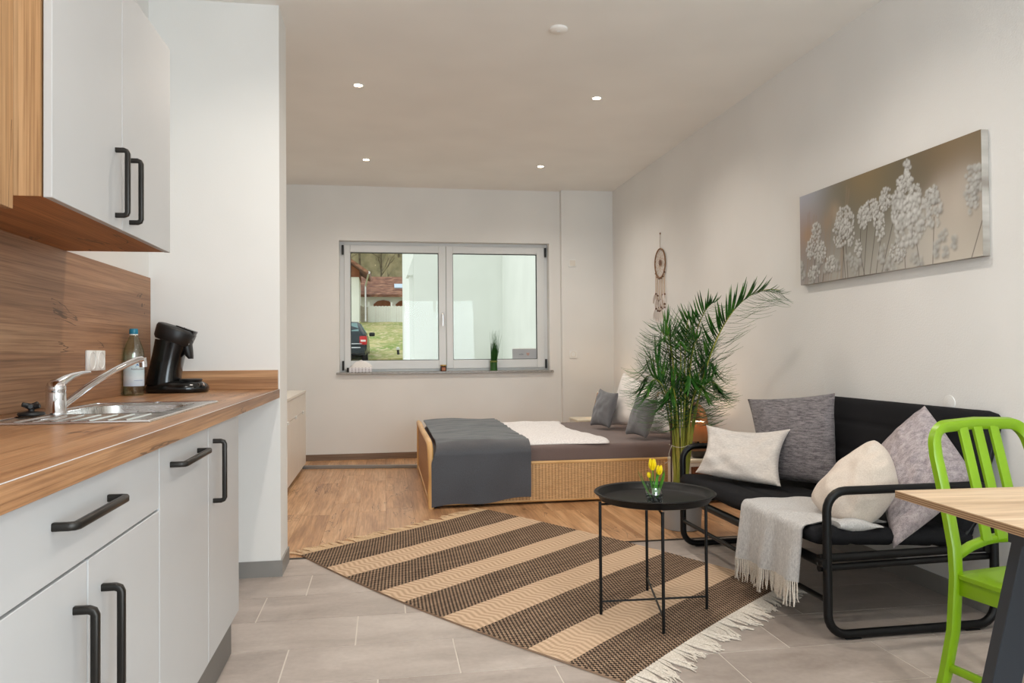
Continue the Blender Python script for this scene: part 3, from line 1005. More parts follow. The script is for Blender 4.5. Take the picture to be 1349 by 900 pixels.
# ------------------------------------------------------------------ rattan bed
BY0, BY1, BXL, BXR = 5.355, 7.17, 0.315, 2.33
bed = thing('rattan_bed', 'wide woven rattan bed frame in the far right corner', 'bed', (1.32, 6.26, 0))
m = MB(); m.box(BXL + .03, BXR - .03, BY0 + .01, BY0 + .035, .025, .285); m.build('side_panel', M['weave_x'], bed, smooth=0)
m = MB(); m.box(BXL + .03, BXR - .03, BY1 - .035, BY1 - .01, .025, .285); m.build('side_panel', M['weave_x'], bed, smooth=0)
for y in (BY0 + .02, BY1 - .02):
    m = MB(); m.tube([(BXL + .02, y, .290), (BXR - .02, y, .290)], .013, 10); m.build('top_rail', M['cane'], bed)
    m = MB(); m.tube([(BXL + .02, y, .024), (BXR - .02, y, .024)], .012, 10); m.build('bottom_rail', M['cane'], bed)
# footboard: bent cane frame with a woven panel
m = MB()
fz = lambda u: .435 + .012 * math.sin(PI * u)
pts = [(BXL, BY0 - .005, .0), (BXL - .004, BY0 - .005, .10), (BXL + .004, BY0 - .004, .22), (BXL - .002, BY0 - .002, .33), (BXL - .004, BY0 + .005, .405), (BXL - .006, BY0 + .03, .438)]
pts += [(BXL - .012 * math.sin(PI * u), BY0 + .03 + u * (BY1 - BY0 - .06), .440 + .012 * math.sin(PI * u)) for u in [k / 10 for k in range(1, 10)]]
pts += [(BXL - .006, BY1 - .03, .438), (BXL, BY1, .405), (BXL, BY1 + .003, .22), (BXL, BY1 + .003, .0)]
m.tube(pts, .021, 12); fb = m.build('footboard_frame', M['cane'], bed)
m = MB(); m.box(BXL - .008, BXL + .010, BY0 + .012, BY1 - .012, .03, .43); m.build('footboard_panel', M['weave_y'], bed, smooth=0)
m = MB(); m.tube([(BXL, BY0 + .01, .03), (BXL, BY1 - .01, .03)], .015, 10); m.build('footboard_rail', M['cane'], bed)
# headboard: taller, rounded at both ends
hx = BXR
m = MB()
pts = [(hx, BY0 - .01, 0), (hx, BY0 - .01, .30), (hx, BY0 - .005, .46)] + [(hx, BY0 + .16 - .165 * math.cos(a), .50 + .16 * math.sin(a)) for a in [k * PI / 12 for k in range(0, 7)]]
pts += [(hx, BY0 + .3 + u * (BY1 - BY0 - .6), .66 + .04 * math.sin(PI * u)) for u in (0, .25, .5, .75, 1)]
pts += [(hx, BY1 - .16 + .165 * math.cos(a), .50 + .16 * math.sin(a)) for a in [k * PI / 12 for k in range(6, -1, -1)]] + [(hx, BY1, .3), (hx, BY1, 0)]
m.tube(pts, .027, 12); m.build('headboard_frame', M['cane_dark'], bed)
m = MB(); poly = [(y, z) for x_, y, z in pts[2:-2]]; poly = [(poly[0][0], .03)] + poly + [(poly[-1][0], .03)]
m.prism(poly, 'x', hx - .010, hx + .010); m.build('headboard_panel', M['weave_y'], bed, smooth=0)
for (x, y) in ((BXL + .03, BY0 + .03), (BXR - .05, BY0 + .03)):
    m = MB(); m.lathe([(.014, 0.0), (.016, .004), (.016, .022)], (x, y, 0), 12); m.build('foot', M['black_matt'], bed)
m = MB(); m.box(BXL + .02, BXR - .02, BY0 + .036, BY1 - .036, .17, .20); m.build('slatted_base', M['cane'], bed, smooth=0)

def nz(x, y, s=1.0, k=0.0):
    return mnoise.noise(Vector((x * s, y * s, k)))

# mattress with fitted sheet
m = MB()
m.box(BXL + .045, BXR - .045, BY0 + .038, BY1 - .038, .201, .412, bev=.035, seg=4)
ma = m.build('mattress', M['sheet'], smooth=50)
tag(ma, 'thick mattress under a taupe fitted sheet on the rattan bed', 'mattress')

# white fleece blanket over the middle of the bed
def duvet(u, v):
    xe = 1.58 + .05 * math.sin(v * 7 + .6) + .04 * nz(v * 3, 0, 1.7)
    x = 1.004 + (xe - 1.004) * u
    y = BY0 + .055 + (BY1 - .12 - BY0 - .055) * v + .02 * math.sin(u * 5) * (1 - v)
    edge = min(1, min(u + .15, 1 - u) * 9, v * 9, (1 - v) * 9)
    z = .417 + .034 * max(0, edge) ** .5 + .012 * nz(x * 4, y * 4, 1.5, 2) * edge
    return Vector((x, y, z))
m = MB(); m.slab(duvet, 40, 50, (0, 0, .0045)); 
tag(m.build('duvet', M['white_fleece'], smooth=60, recalc=True), 'fluffy white blanket spread over the middle of the bed', 'blanket')

# slate bedspread across the foot end, hanging down the near side
def spread_path(v):
    """v 0..1: from the far side over the top and down the near face"""
    L1, L2 = BY1 - .06 - (BY0 - .016), .385
    s_ = v * (L1 + L2)
    if s_ < L1:
        y = BY1 - .06 - s_
        d = y - (BY0 - .016)
        z = .462 - .045 * math.exp(-(d / .05) ** 1.4)
        return y, z, 0.0
    s2 = s_ - L1
    return BY0 - .016 - .010 * min(1, s2 / .03), .417 - s2, s2 / L2
def spread(u, v):
    y, z, h = spread_path(v)
    xr = 1.012 + .006 * math.sin(v * 9)
    xl = .352 + (-.035) * min(1, h * 4)
    x = xl + (xr - xl) * u
    if h == 0:
        cross = .012 * nz(x * 2, y * 6, 1.5, 5) + .005 * nz(x * 6, y * 16, 1.5, 2)
        z += cross * min(1, (1 - v) * 8) + .010 * math.sin(PI * u) 
    else:
        z = z + h * (.045 * u - .020 + .010 * math.sin(u * 9))
        y -= .006 + .006 * h * math.sin(u * 7 + 1) ** 2 + .004 * nz(x * 5, z * 5)
    return Vector((x, y, z))
m = MB(); m.grid(spread, 46, 110)
tmp = m
def spread_in(u, v):
    p = spread(u, v); y, z, h = spread_path(v)
    return p + (Vector((0, 0, -.006)) if h == 0 else Vector((0, .005, 0)))
m.grid(spread_in, 46, 110)
tag(m.build('bedspread', M['throw_grey'], smooth=60), 'slate grey bedspread hanging over the near side of the bed', 'bedspread')

# ------------------------------------------------------------------ cushions (soft pillows built between four corners)
def cushion(name, corners, th, mat_, label, cat, group, seed=0, pinch=.10, wr=.006, wf=9.0, power=.42, dent=0.0, parent=None, sag=0.0, pinch2=None):
    """corners: bottom-left, bottom-right, top-right, top-left"""
    P = [Vector(c) for c in corners]
    nrm = ((P[1] - P[0]).cross(P[3] - P[0]) + (P[3] - P[2]).cross(P[1] - P[2]) * 1.0).normalized()
    N = 34
    m = MB()
    def surf(sgn):
        def fn(u, v):
            a, b_ = 2 * u - 1, 2 * v - 1
            aa = a * (1 - pinch * (1 - b_ * b_))
            bb = b_ * (1 - (pinch if pinch2 is None else pinch2) * (1 - a * a))
            uu, vv = (aa + 1) / 2, (bb + 1) / 2
            p = P[0].lerp(P[1], uu).lerp(P[3].lerp(P[2], uu), vv)
            p -= (P[3] - P[0]) * (sag * (1 - a * a) * vv)
            e = max(0.0, (1 - a * a) * (1 - b_ * b_))
            h = th * e ** power
            w = wr * (nz(a * wf * .3 + seed, b_ * wf * .3, 1.0, seed) + .6 * math.sin(3 * a + 5 * b_ + seed) * nz(a * 2, b_ * 2, 1, seed + 3)) * min(1, e * 4)
            h2 = h + w - dent * math.exp(-((a - .1) ** 2 + (b_ - .35) ** 2) * 3) * (1 if sgn > 0 else 0)
            if e == 0: h2 = 0
            return p + nrm * (sgn * h2)
        return fn
    A = m.grid(surf(1), N, N)
    B = m.grid(surf(-1), N, N)
    bmesh.ops.remove_doubles(m.bm, verts=list(m.bm.verts), dist=1e-5)
    o = m.build(name, mat_, parent, smooth=80)
    if label: tag(o, label, cat, group)
    return o

cushion('pillow', [(1.93, 6.52, .432), (2.10, 5.97, .436), (2.215, 6.00, .782), (2.10, 6.56, .895)], .085, M['white_linen'], 'large white pillow behind the farther grey cushion on the bed', 'pillow', 'white bed pillows', 1, wr=.010)
cushion('pillow', [(2.03, 5.78, .430), (2.15, 5.37, .440), (2.245, 5.40, .715), (2.15, 5.80, .75)], .075, M['white_linen'], 'white pillow behind the nearer grey cushion, partly hidden by the palm', 'pillow', 'white bed pillows', 5, wr=.010)
cushion('cushion', [(1.765, 6.47, .438), (1.858, 6.22, .436), (1.955, 6.27, .728), (1.872, 6.53, .755)], .058, M['grey_sateen'], 'small grey sateen cushion on the bed, farther of the two', 'cushion', 'grey sateen cushions on the bed', 2, wr=.008, power=.36)
cushion('cushion', [(1.835, 5.70, .438), (1.908, 5.45, .434), (2.018, 5.48, .722), (1.948, 5.725, .735)], .062, M['grey_sateen'], 'small grey sateen cushion on the bed, nearer of the two', 'cushion', 'grey sateen cushions on the bed', 4, wr=.006, power=.36)

# ------------------------------------------------------------------ bedside tables and lamps
M['cane_insert'] = weave('rattan_insert_dark', 0, .024, .007, (60, 30, 20), (120, 66, 44))
M['cream_top'] = flat('cream_lacquer', (232, 222, 200), 0.4)
def bedside(x0, x1, y0, y1, h, label):
    t = thing('bedside_table', label, 'bedside table', ((x0 + x1) / 2, (y0 + y1) / 2, 0), group='white bedside tables')
    m = MB(); m.box(x0 - .006, x1, y0 - .006, y1, h - .022, h, bev=.004); m.build('top', M['cream_top'], t)
    m = MB(); w = .022
    m.box(x0, x0 + w, y0, y1, 0, h - .022); m.box(x1 - w, x1, y0, y1, 0, h - .022); m.box(x0 + w, x1 - w, y1 - .012, y1, .03, h - .022)
    m.box(x0 + w, x1 - w, y0, y1 - .012, .03, .05); m.build('body', M['white_lacquer'], t, smooth=0)
    m = MB(); m.box(x0 + w + .001, x1 - w - .001, y0 + .002, y0 + .02, .052, h - .024)
    f_ = m.build('front', M['white_lacquer'], t, smooth=0)
    m = MB(); m.box(x0 + .10, x1 - w - .03, y0 - .003, y0 + .004, .07, h - .050); m.build('rattan_insert', M['cane_insert'], f_, smooth=0)
    return t
bedside(2.03, 2.385, 5.135, 5.325, .312, 'white bedside table with a dark rattan front, behind the palm')
bedside(1.86, 2.35, 7.26, 7.62, .415, 'bedside table in the far corner behind the bed')
M['shade'] = None
g = G('lamp_shade_brown', (150, 112, 74), 0.85)
g.b.inputs['Transmission Weight'].default_value = 0.0
tr = g.n('ShaderNodeBsdfTranslucent', {'Color': lin((176, 128, 80))})
ms = g.n('ShaderNodeMixShader', {0: 0.28, 1: g.b.outputs[0], 2: tr.outputs[0]})
g.nt.links.new(ms.outputs[0], g.out.inputs[0])
M['shade'] = g.m
M['lamp_wood'] = flat('lamp_base_wood', (120, 82, 48), 0.45, var=16)
M['lamp_dark'] = flat('lamp_base_dark', (44, 38, 32), 0.35)
def bedside_lamp(x, y, z, label):
    t = thing('table_lamp', label, 'lamp', (x, y, z), group='bedside lamps')
    m = MB(); m.lathe([(.0001, z + .0005), (.040, z + .0005), (.058, z + .03), (.068, z + .055)], (x, y, 0), 28, cap=False); m.build('base', M['lamp_dark'], t, smooth=60)
    m = MB(); m.lathe([(.068, z + .055), (.067, z + .075), (.052, z + .095), (.020, z + .103), (.0001, z + .104)], (x, y, 0), 28, cap=False); m.build('base_top', M['lamp_wood'], t, smooth=60)
    m = MB(); m.tube([(x, y, z + .10), (x, y, z + .19)], .008, 10); m.build('stem', M['handle'], t)
    zb, zt_ = z + .125, z + .258
    m = MB(); m.lathe([(.085, zb), (.050, zt_), (.0485, zt_), (.0835, zb), (.085, zb)], (x, y, 0), 36, cap=False); m.build('lamp_shade', M['shade'], t, smooth=60)
    m = MB(); m.lathe([(.0505, zt_ - .003), (.0505, zt_ + .002), (.047, zt_ + .002), (.047, zt_ - .003), (.0505, zt_ - .003)], (x, y, 0), 36, cap=False); m.build('painted_opening_light', M['white_plastic'], t)  # white ring painted for the light showing in the shade's top opening
    m = MB(); m.lathe([(.0001, z + .18), (.016, z + .19), (.019, z + .205), (.012, z + .222), (.0001, z + .228)], (x, y, 0), 16, cap=False); m.build('bulb', M['lit'], t, smooth=60)
    d = bpy.data.lights.new('lamp_bulb', 'POINT'); d.energy = W_LAMP; d.color = (1.0, 0.70, 0.40); d.shadow_soft_size = .02
    lo = bpy.data.objects.new('lamp_bulb', d); COL.objects.link(lo); lo.parent = t; lo.location = (0, 0, .238)
bedside_lamp(2.222, 5.225, .312, 'brown-shaded bedside lamp on the white table behind the palm')
bedside_lamp(2.15, 7.42, .415, 'bedside lamp glowing behind the white pillow in the far corner')

# ------------------------------------------------------------------ metal-framed sofa
SY0, SY1 = 2.632, 4.03
t = sofa = thing('sofa', 'black tube-framed two-seat sofa with charcoal upholstery', 'sofa', (1.98, 3.33, 0))
def rloop(y, x0, x1, z0, z1, r=.075, n=6):
    out = []
    for cx_, cz_, a0 in ((x1 - r, z1 - r, 0), (x0 + r, z1 - r, 90), (x0 + r, z0 + r, 180), (x1 - r, z0 + r, 270)):
        for k in range(n + 1):
            a = math.radians(a0 + 90 * k / n)
            out.append((cx_ + r * math.cos(a), y, cz_ + r * math.sin(a)))
    return out
TR = .0165
for y in (SY0, SY1):
    m = MB(); m.tube(rloop(y, 1.622, 2.325, .0185, .552), TR, 14, closed=True); a_ = m.build('side_frame', M['black_metal'], t)
    for xx in (1.72, 2.22):
        m = MB(); m.box(xx - .03, xx + .03, y - .012, y + .012, 0.0, .004, bev=.001); m.build('floor_pad', M['black_matt'], a_)
    sg = 1 if y == SY0 else -1
    m = MB(); m.tube([(1.60, y + sg * .022, .298), (2.33, y + sg * .022, .305)], .016, 12); m.tube([(1.60, y + sg * .022, .262), (2.33, y + sg * .022, .272)], .013, 12)
    m.build('seat_rail', M['black_metal'], t)
    for (x, z) in ((1.655, .299), (1.655, .262), (1.622, .375), (1.622, .155), (1.60, .28)):
        m = MB(); m.lathe([(.0095, -.022), (.0095, -.019), (.006, -.017), (.0001, -.017)], (x, y, z), 12, M=Matrix.Rotation(PI / 2 * (1 if sg > 0 else -1), 4, 'X')); 
        m.build('bolt', M['handle'], a_)
m = MB(); m.tube([(1.622, SY0, .145), (1.622, SY1, .145)], .0105, 12); m.build('lower_stretcher', M['black_metal'], t)
m = MB(); m.tube([(1.612, SY0 - .012, .285), (1.612, SY1 + .012, .285)], .019, 14); m.build('front_beam', M['black_metal'], t)
m = MB(); m.tube([(2.30, SY0, .305), (2.30, SY1, .305)], .016, 12); m.build('rear_beam', M['black_metal'], t)
# back support arms
for y in (SY0 + .05, SY1 - .05):
    m = MB(); m.tube([(2.20, y, .30), (2.30, y, .42), (2.385, y, .78)], .012, 10); m.build('back_support', M['black_metal'], t)
# upholstered seat and back pads (rounded slabs with stitched channels)
def pad(name, P0, ex, ey, ez, L, W, T, stitches, r=.045):
    """P0 corner; ex length dir, ey width dir, ez thickness dir; channels run along length"""
    P0, ex, ey, ez = Vector(P0), Vector(ex).normalized(), Vector(ey).normalized(), Vector(ez).normalized()
    m = MB()
    nu, nv = 48, 40
    def prof(w):
        e = min(w, W - w)
        k = 1.0 if e > r else math.sqrt(max(0, 1 - ((r - e) / r) ** 2))
        return k
    def fn(sgn):
        def f(u, v):
            l = u * L; w = v * W
            kl = min(l, L - l); kl = 1.0 if kl > r else math.sqrt(max(0, 1 - ((r - kl) / r) ** 2))
            k = min(prof(w), 1) * kl
            h = T / 2 * (0.25 + .75 * k) if k > 0 else T / 2 * .25
            for sW in stitches:
                h -= .009 * math.exp(-((w - sW * W) / .010) ** 2) * kl
            h += .004 * nz(l * 5, w * 5, 1.2, sgn)
            # rounded corners in plan
            rc = .05
            cl = max(0, rc - min(l, L - l)); cw = max(0, rc - min(w, W - w))
            if cl > 0 and cw > 0:
                d = math.hypot(cl, cw)
                if d > rc:
                    f_ = rc / d
                    l = (rc - cl * f_) if l < L / 2 else L - (rc - cl * f_)
                    w = (rc - cw * f_) if w < W / 2 else W - (rc - cw * f_)
            return P0 + ex * l + ey * w + ez * (T / 2 + sgn * h)
        return f
    A = m.grid(fn(1), nu, nv); B = m.grid(fn(-1), nu, nv)
    def q(a, b_, c_, d_):
        m.bm.faces.new((a, b_, c_, d_))
    for i in range(nu):
        q(A[i][0], A[i + 1][0], B[i + 1][0], B[i][0]); q(A[i][nv], B[i][nv], B[i + 1][nv], A[i + 1][nv])
    for j in range(nv):
        q(A[0][j], B[0][j], B[0][j + 1], A[0][j + 1]); q(A[nu][j], A[nu][j + 1], B[nu][j + 1], B[nu][j])
    return m.build(name, M['sofa_fabric'], sofa, smooth=70)
pad('seat_pad', (1.585, SY0 + .03, .342), (0, 1, 0), (1, 0, -.06), (.06, 0, 1), SY1 - SY0 - .045, .70, .070, (.25, .5, .75))
pad('back_pad', (2.205, SY0 + .04, .335), (0, 1, 0), (.33, 0, 1), (1, 0, -.33), SY1 - SY0 - .105, .53, .080, (.25, .5, .75))

# cushions on the sofa
cushion('cushion', [(1.613, 3.834, .44), (1.890, 3.455, .420), (2.077, 3.687, .672), (1.709, 3.912, .682)], .062, M['light_grey'], 'pale grey cushion leaning on the far armrest of the sofa', 'cushion', 'sofa cushions', 3, pinch=.15, pinch2=.0, wr=.018, dent=.03, sag=.13)
cushion('cushion', [(1.96, 3.755, .40), (2.150, 3.39, .415), (2.274, 3.60, .858), (2.055, 4.12, .800)], .070, M['dark_slub'], 'dark grey slubbed cushion against the sofa back, behind the pale grey one', 'cushion', 'sofa cushions', 7, pinch=.05, wr=.009)
cushion('cushion', [(1.800, 2.715, .385), (1.985, 2.72, .55), (1.985, 2.86, .705), (1.735, 2.93, .47)], .115, M['beige'], 'plump beige cushion squeezed behind the near armrest of the sofa', 'cushion', 'sofa cushions', 9, pinch=-.17, wr=.018, power=.40, dent=.02)
cushion('cushion', [(1.905, 2.645, .325), (2.314, 2.700, .560), (2.276, 2.944, .838), (2.070, 2.995, .638)], .080, M['lilac_slub'], 'lilac grey crinkled cushion at the near end of the sofa back', 'cushion', 'sofa cushions', 12, pinch=-.02, wr=.012, wf=14)

# pale throw over the front edge of the seat
t = thing('throw_blanket', 'pale grey fringed throw hanging over the sofa seat front', 'throw', (1.6, 2.96, .1))
TY0, TY1 = 2.725, 3.215
def tpath(s_):
    # s_ metres from the rear edge of the throw to the hanging hem
    xt = 1.93 - s_
    if xt > 1.592:
        sag = .012 * math.exp(-((xt - 1.592) / .05) ** 2)
        return xt, .4235 - (xt - 1.585) * .06 - sag, 0.0
    s2 = s_ - (1.93 - 1.592)
    a = min(s2 / .045, 1.0) * PI / 2
    if a < PI / 2:
        return 1.592 - .026 * math.sin(a), .382 + .028 * math.cos(a), a / (PI / 2)
    d = s2 - .045
    return 1.566 - .01 * math.sin(d * 9), .382 - d, 1.0
LT = (1.93 - 1.592) + .045 + .205
def throw(u, v):
    x, z, h = tpath(v * LT)
    y = TY1 + (TY0 - TY1) * u
    y += -.02 * (1 - v) * (u - .5) + .012 * math.sin(v * 6)
    dr = max(0, (v - .6) / .4)
    x -= dr * (.012 + .012 * math.sin(u * 15 + 1) + .006 * math.sin(u * 29)) * h
    z += .008 * nz(y * 7, x * 7, 1.4, 2) * (1 - h) + .004
    z += dr * .028 * (u - .6) * 1.0
    return Vector((x, y, z))
m = MB(); m.grid(throw, 40, 60); m.grid(lambda u, v: throw(u, v) + (Vector((0, 0, -.004)) if v < .55 else Vector((.005, 0, -.0015))), 40, 60)
m.build('cloth', M['throw_light'], t, smooth=60)
m = MB()
for k in range(66):
    u = (k + .5) / 66
    p = throw(u, 1.0) + Vector((.002, 0, .002))
    l = .075 + .03 * rnd.random()
    dx, dy = rnd.uniform(-.012, .008), rnd.uniform(-.012, .012)
    m.tube([p, p + Vector((dx * .2, dy * .3, -l * .4)), p + Vector((dx * .5 + rnd.uniform(-.004, .004), dy * .7, -l * .75)), p + Vector((dx, dy, -l))], [.0028, .0030, .0026, .0016], 5)
m.build('fringe', M['fringe_white'], t, smooth=60)
# folded end of the same throw, lying under the beige cushion beside the near armrest
m = MB()
m.loft([ring(1.80 + .02 * k, 2.745 - .004 * k, .412, .006 + .05 * math.sin(PI * (k + .35) / 9.0), .018 + .028 * math.sin(PI * (k + .35) / 9.0), 14) for k in range(1, 2)] if False else
       [[(1.70 + .18 * u, 2.700 + .035 * math.cos(a), .4115 - .012 * u + (.022 * math.sin(PI * min(1, .12 + u * .95)) + .004) * math.sin(a)) for a in [2 * PI * k / 16 for k in range(16)]] for u in [j / 10 for j in range(11)]])
m.build('folded_end', M['throw_light'], t, smooth=70)

# ------------------------------------------------------------------ round tray table
tx, ty = 1.095, 3.03
t = thing('tray_table', 'small round black metal tray table on the striped rug', 'side table', (tx, ty, .008))
m = MB(); R_ = .245
m.lathe([(.0001, .472), (R_ - .035, .472), (R_ - .026, .476), (R_ - .012, .500), (R_, .503), (R_ + .003, .500), (R_, .496), (R_ - .008, .494), (R_ - .022, .470), (R_ - .034, .466), (.0001, .466)], (tx, ty, 0), 72, cap=False)
m.build('tray', M['black_metal'], t, smooth=40)
legs = [(.859, 3.034), (1.029, 2.789), (1.142, 3.289), (1.298, 3.015)]
legs = [(tx + (x - 1.085) * 1.02, ty + (y - 3.03) * 1.02) for x, y in legs]
for x, y in legs:
    m = MB(); m.tube([(x, y, .0118), (x, y, .468)], .0065, 10); m.build('leg', M['black_metal'], t)
for a_, b_ in ((0, 3), (1, 2)):
    m = MB(); (xa, ya), (xb, yb) = legs[a_], legs[b_]; zz = .062 if a_ == 0 else .068
    m.tube([(xa, ya, zz), (xb, yb, zz)], .0042, 8); m.build('cross_bar', M['black_metal'], t)
    m = MB(); m.tube([(xa, ya, .457), (xb, yb, .457)], .0045, 8); m.build('under_bar', M['black_metal'], t)

# jar of yellow tulips on it
jx, jy, jz = 1.064, 2.945, .4725
t = thing('tulip_jar', 'small glass jar of yellow tulips on the black tray table', 'flower vase', (jx, jy, jz))
m = MB(); m.lathe([(.0001, jz + .002), (.031, jz + .0005), (.036, jz + .004), (.0375, jz + .034), (.035, jz + .052), (.029, jz + .062), (.0295, jz + .066), (.034, jz + .072), (.0345, jz + .077), (.031, jz + .077)], (jx, jy, 0), 28, cap=False); m.build('jar', M['jar_glass'], t, smooth=60)
g = G('dark_pebbles', (44, 46, 48), 0.4); M['pebble'] = g.m
m = MB()
for k in range(70):
    a, r_ = rnd.random() * 6.28, .028 * math.sqrt(rnd.random())
    z_ = jz + .007 + rnd.random() * .032
    q = bmesh.new(); bmesh.ops.create_icosphere(q, subdivisions=1, radius=.0052 + .002 * rnd.random())
    m.merge(q, 0, Matrix.Translation((jx + r_ * math.cos(a), jy + r_ * math.sin(a), z_)) @ Matrix.Diagonal((1, 1, .75, 1)))
pb = m.build('pebbles', M['pebble'], t, smooth=60); pb['kind'] = 'stuff'
M['tulip_green'] = flat('tulip_leaf_green', (84, 150, 44), 0.5, var=20)
M['tulip_yellow'] = flat('tulip_yellow', (248, 222, 20), 0.5, var=14)
def leaf(m, base, tip, w, bend, fold=.25, n=9):
    base, tip, bend = Vector(base), Vector(tip), Vector(bend)
    axis = (tip - base)
    side = axis.cross(bend if bend.length > 1e-6 else Vector((0, 1, 0))).normalized()
    if side.length < .5: side = Vector((1, 0, 0))
    nrm = side.cross(axis).normalized()
    L, C_, R__ = [], [], []
    for k in range(n + 1):
        s_ = k / n
        c_ = base + axis * s_ + bend * (4 * s_ * (1 - s_)) * .5 + bend * s_ * s_
        ww = w * (math.sin(PI * (s_ * .86 + .14)) ** .8) if k < n else 0.0002
        L.append(c_ - side * ww + nrm * ww * fold); C_.append(c_); R__.append(c_ + side * ww + nrm * ww * fold)
    th = nrm * (w * .06 + .0003)
    T = [m.bm.verts.new(p) for p in L], [m.bm.verts.new(p) for p in C_], [m.bm.verts.new(p) for p in R__]
    U = [m.bm.verts.new(p - th) for p in L], [m.bm.verts.new(p - th) for p in C_], [m.bm.verts.new(p - th) for p in R__]
    for k in range(n):
        m.bm.faces.new((T[0][k], T[1][k], T[1][k + 1], T[0][k + 1])); m.bm.faces.new((T[1][k], T[2][k], T[2][k + 1], T[1][k + 1]))
        m.bm.faces.new((U[0][k + 1], U[1][k + 1], U[1][k], U[0][k])); m.bm.faces.new((U[1][k + 1], U[2][k + 1], U[2][k], U[1][k]))
        m.bm.faces.new((T[0][k + 1], U[0][k + 1], U[0][k], T[0][k])); m.bm.faces.new((T[2][k], U[2][k], U[2][k + 1], T[2][k + 1]))
zt = jz + .060
for (dx, dy, h, w, bx) in ((-.050, -.01, .070, .0075, -.012), (-.034, .012, .060, .007, -.012), (.028, -.012, .072, .008, .008), (-.012, -.016, .062, .008, -.004), (.012, .014, .078, .008, .006), (.034, .006, .058, .0065, .01), (.006, -.02, .05, .007, .0)):
    m = MB(); leaf(m, (jx + dx * .25, jy + dy * .3, zt - .04), (jx + dx * 1.15, jy + dy, zt + h), w * 1.15, (bx, 0.002, 0)); m.build('leaf', M['tulip_green'], t, smooth=70)
for (dx, dy, h, s_) in ((-.006, 0, .112, 1.15), (.017, -.012, .088, .95), (-.022, -.006, .062, .55)):
    m = MB(); m.tube([(jx + dx * .2, jy + dy * .2, zt - .03), (jx + dx * .7, jy + dy * .7, zt + h * .4), (jx + dx, jy + dy, zt + h - .034 * s_)], .0022, 7); st = m.build('stem', M['tulip_green'], t)
    m = MB(); c0 = Vector((jx + dx, jy + dy, zt + h - .036 * s_))
    for k in range(6):
        a = k * PI / 3 + dx * 40
        o_ = Vector((math.cos(a), math.sin(a), 0))
        leaf(m, c0 + o_ * .002, c0 + o_ * .004 * s_ + Vector((dx * .15, 0, .040 * s_)), .0098 * s_, o_ * .006 * s_, fold=.3)
    m.build('flower', M['tulip_yellow'], st, smooth=70)

# ------------------------------------------------------------------ striped woven rug
RA, RB, RC, RD = Vector((-.442, 4.233, 0)), Vector((.69, 5.20, 0)), Vector((1.805, 3.27, 0)), Vector((.765, 2.405, 0))
RL, RW = 2.17, 1.45
g = G('rug_jute_stripes', (214, 176, 130), 0.95, spec=0.1)
uvn = g.n('ShaderNodeUVMap'); uvn.uv_map = 'UVMap'
su = g.sep(uvn.outputs[0])
U_ = g.math('MULTIPLY', su[0], RW)      # metres across
V_ = g.math('MULTIPLY', su[1], RL)      # metres along
wob = g.noise(g.n('ShaderNodeCombineXYZ', {0: g.math('MULTIPLY', U_, 3.0), 1: g.math('MULTIPLY', V_, 3.0), 2: 0.0}).outputs[0], 1.0, 2)
V2 = g.math('ADD', V_, g.math('MULTIPLY', g.math('SUBTRACT', wob, 0.5), 0.02))
edges = [.300, .511, .807, 1.004, 1.270, 1.474, 1.745, 1.930]
stops = [(0.0, W1)]
for i, e in enumerate(edges):
    stops.append((e / RL, B1 if i % 2 == 0 else W1))
dark = g.ramp(g.math('DIVIDE', V2, RL), stops, 'CONSTANT')
# dark bands: rows of alternating black and jute beads
row = g.math('DIVIDE', V_, .0145)
rf = g.math('MODULO', g.math('FLOOR', row), 2.0)
bead = g.math('SINE', g.math('ADD', g.math('MULTIPLY', U_, 2 * PI / .020), g.math('MULTIPLY', rf, PI)))
rowh = g.math('ABSOLUTE', g.math('SINE', g.math('MULTIPLY', row, PI)))
fib = g.noise(g.n('ShaderNodeCombineXYZ', {0: g.math('MULTIPLY', U_, 130.0), 1: g.math('MULTIPLY', V_, 260.0), 2: 0.0}).outputs[0], 1.0, 2)
tone = g.noise(g.n('ShaderNodeCombineXYZ', {0: g.math('MULTIPLY', U_, 5.0), 1: g.math('MULTIPLY', V_, 60.0), 2: 0.0}).outputs[0], 1.0, 2)
beadm = g.math('GREATER_THAN', g.math('ADD', bead, g.math('MULTIPLY', g.math('SUBTRACT', fib, .5), 1.2)), 0.02)
darkcol = g.mix(beadm, g.ramp(tone, [(.35, (142, 118, 98)), (.65, (172, 146, 122))]), lin((30, 26, 25)))
# jute bands: herringbone edging and a plain ribbed middle
zig = g.math('SINE', g.math('ADD', g.math('MULTIPLY', U_, 2 * PI / .030), g.math('MULTIPLY', g.math('PINGPONG', V_, .055), 2 * PI / .085)))
rib = g.math('SINE', g.math('MULTIPLY', V_, 2 * PI / .009))
lj = g.ramp(g.math('ADD', g.math('MULTIPLY', zig, .3), .5), [(.2, (172, 142, 114)), (.75, (210, 182, 154))])
lj = g.mix(g.math('MULTIPLY', fib, .35), lj, lin((224, 200, 174)))
g.color(g.mix(dark, lj, darkcol))
hh = g.math('ADD', g.math('MULTIPLY', rowh, .6), g.math('ADD', g.math('MULTIPLY', fib, .4), g.math('MULTIPLY', zig, .15)))
g.bump(hh, .7, .004)
M['rug'] = g.m
def rug_p(u, v):
    p = RA.lerp(RB, u).lerp(RD.lerp(RC, u), v)
    d = (RB - RA).normalized()
    p -= d * (.055 * math.sin(PI * v) * (1 - u) - .045 * math.sin(PI * v) * u)        # long edges bow slightly
    p += Vector((.38, -.9, 0)) * (.02 * math.sin(PI * u) * (1 - 2 * v))
    z = .0085 + .0015 * nz(p.x * 6, p.y * 6, 1, 1) + .0012 * math.sin(v * 40) * math.sin(u * 3)
    return Vector((p.x, p.y, z))
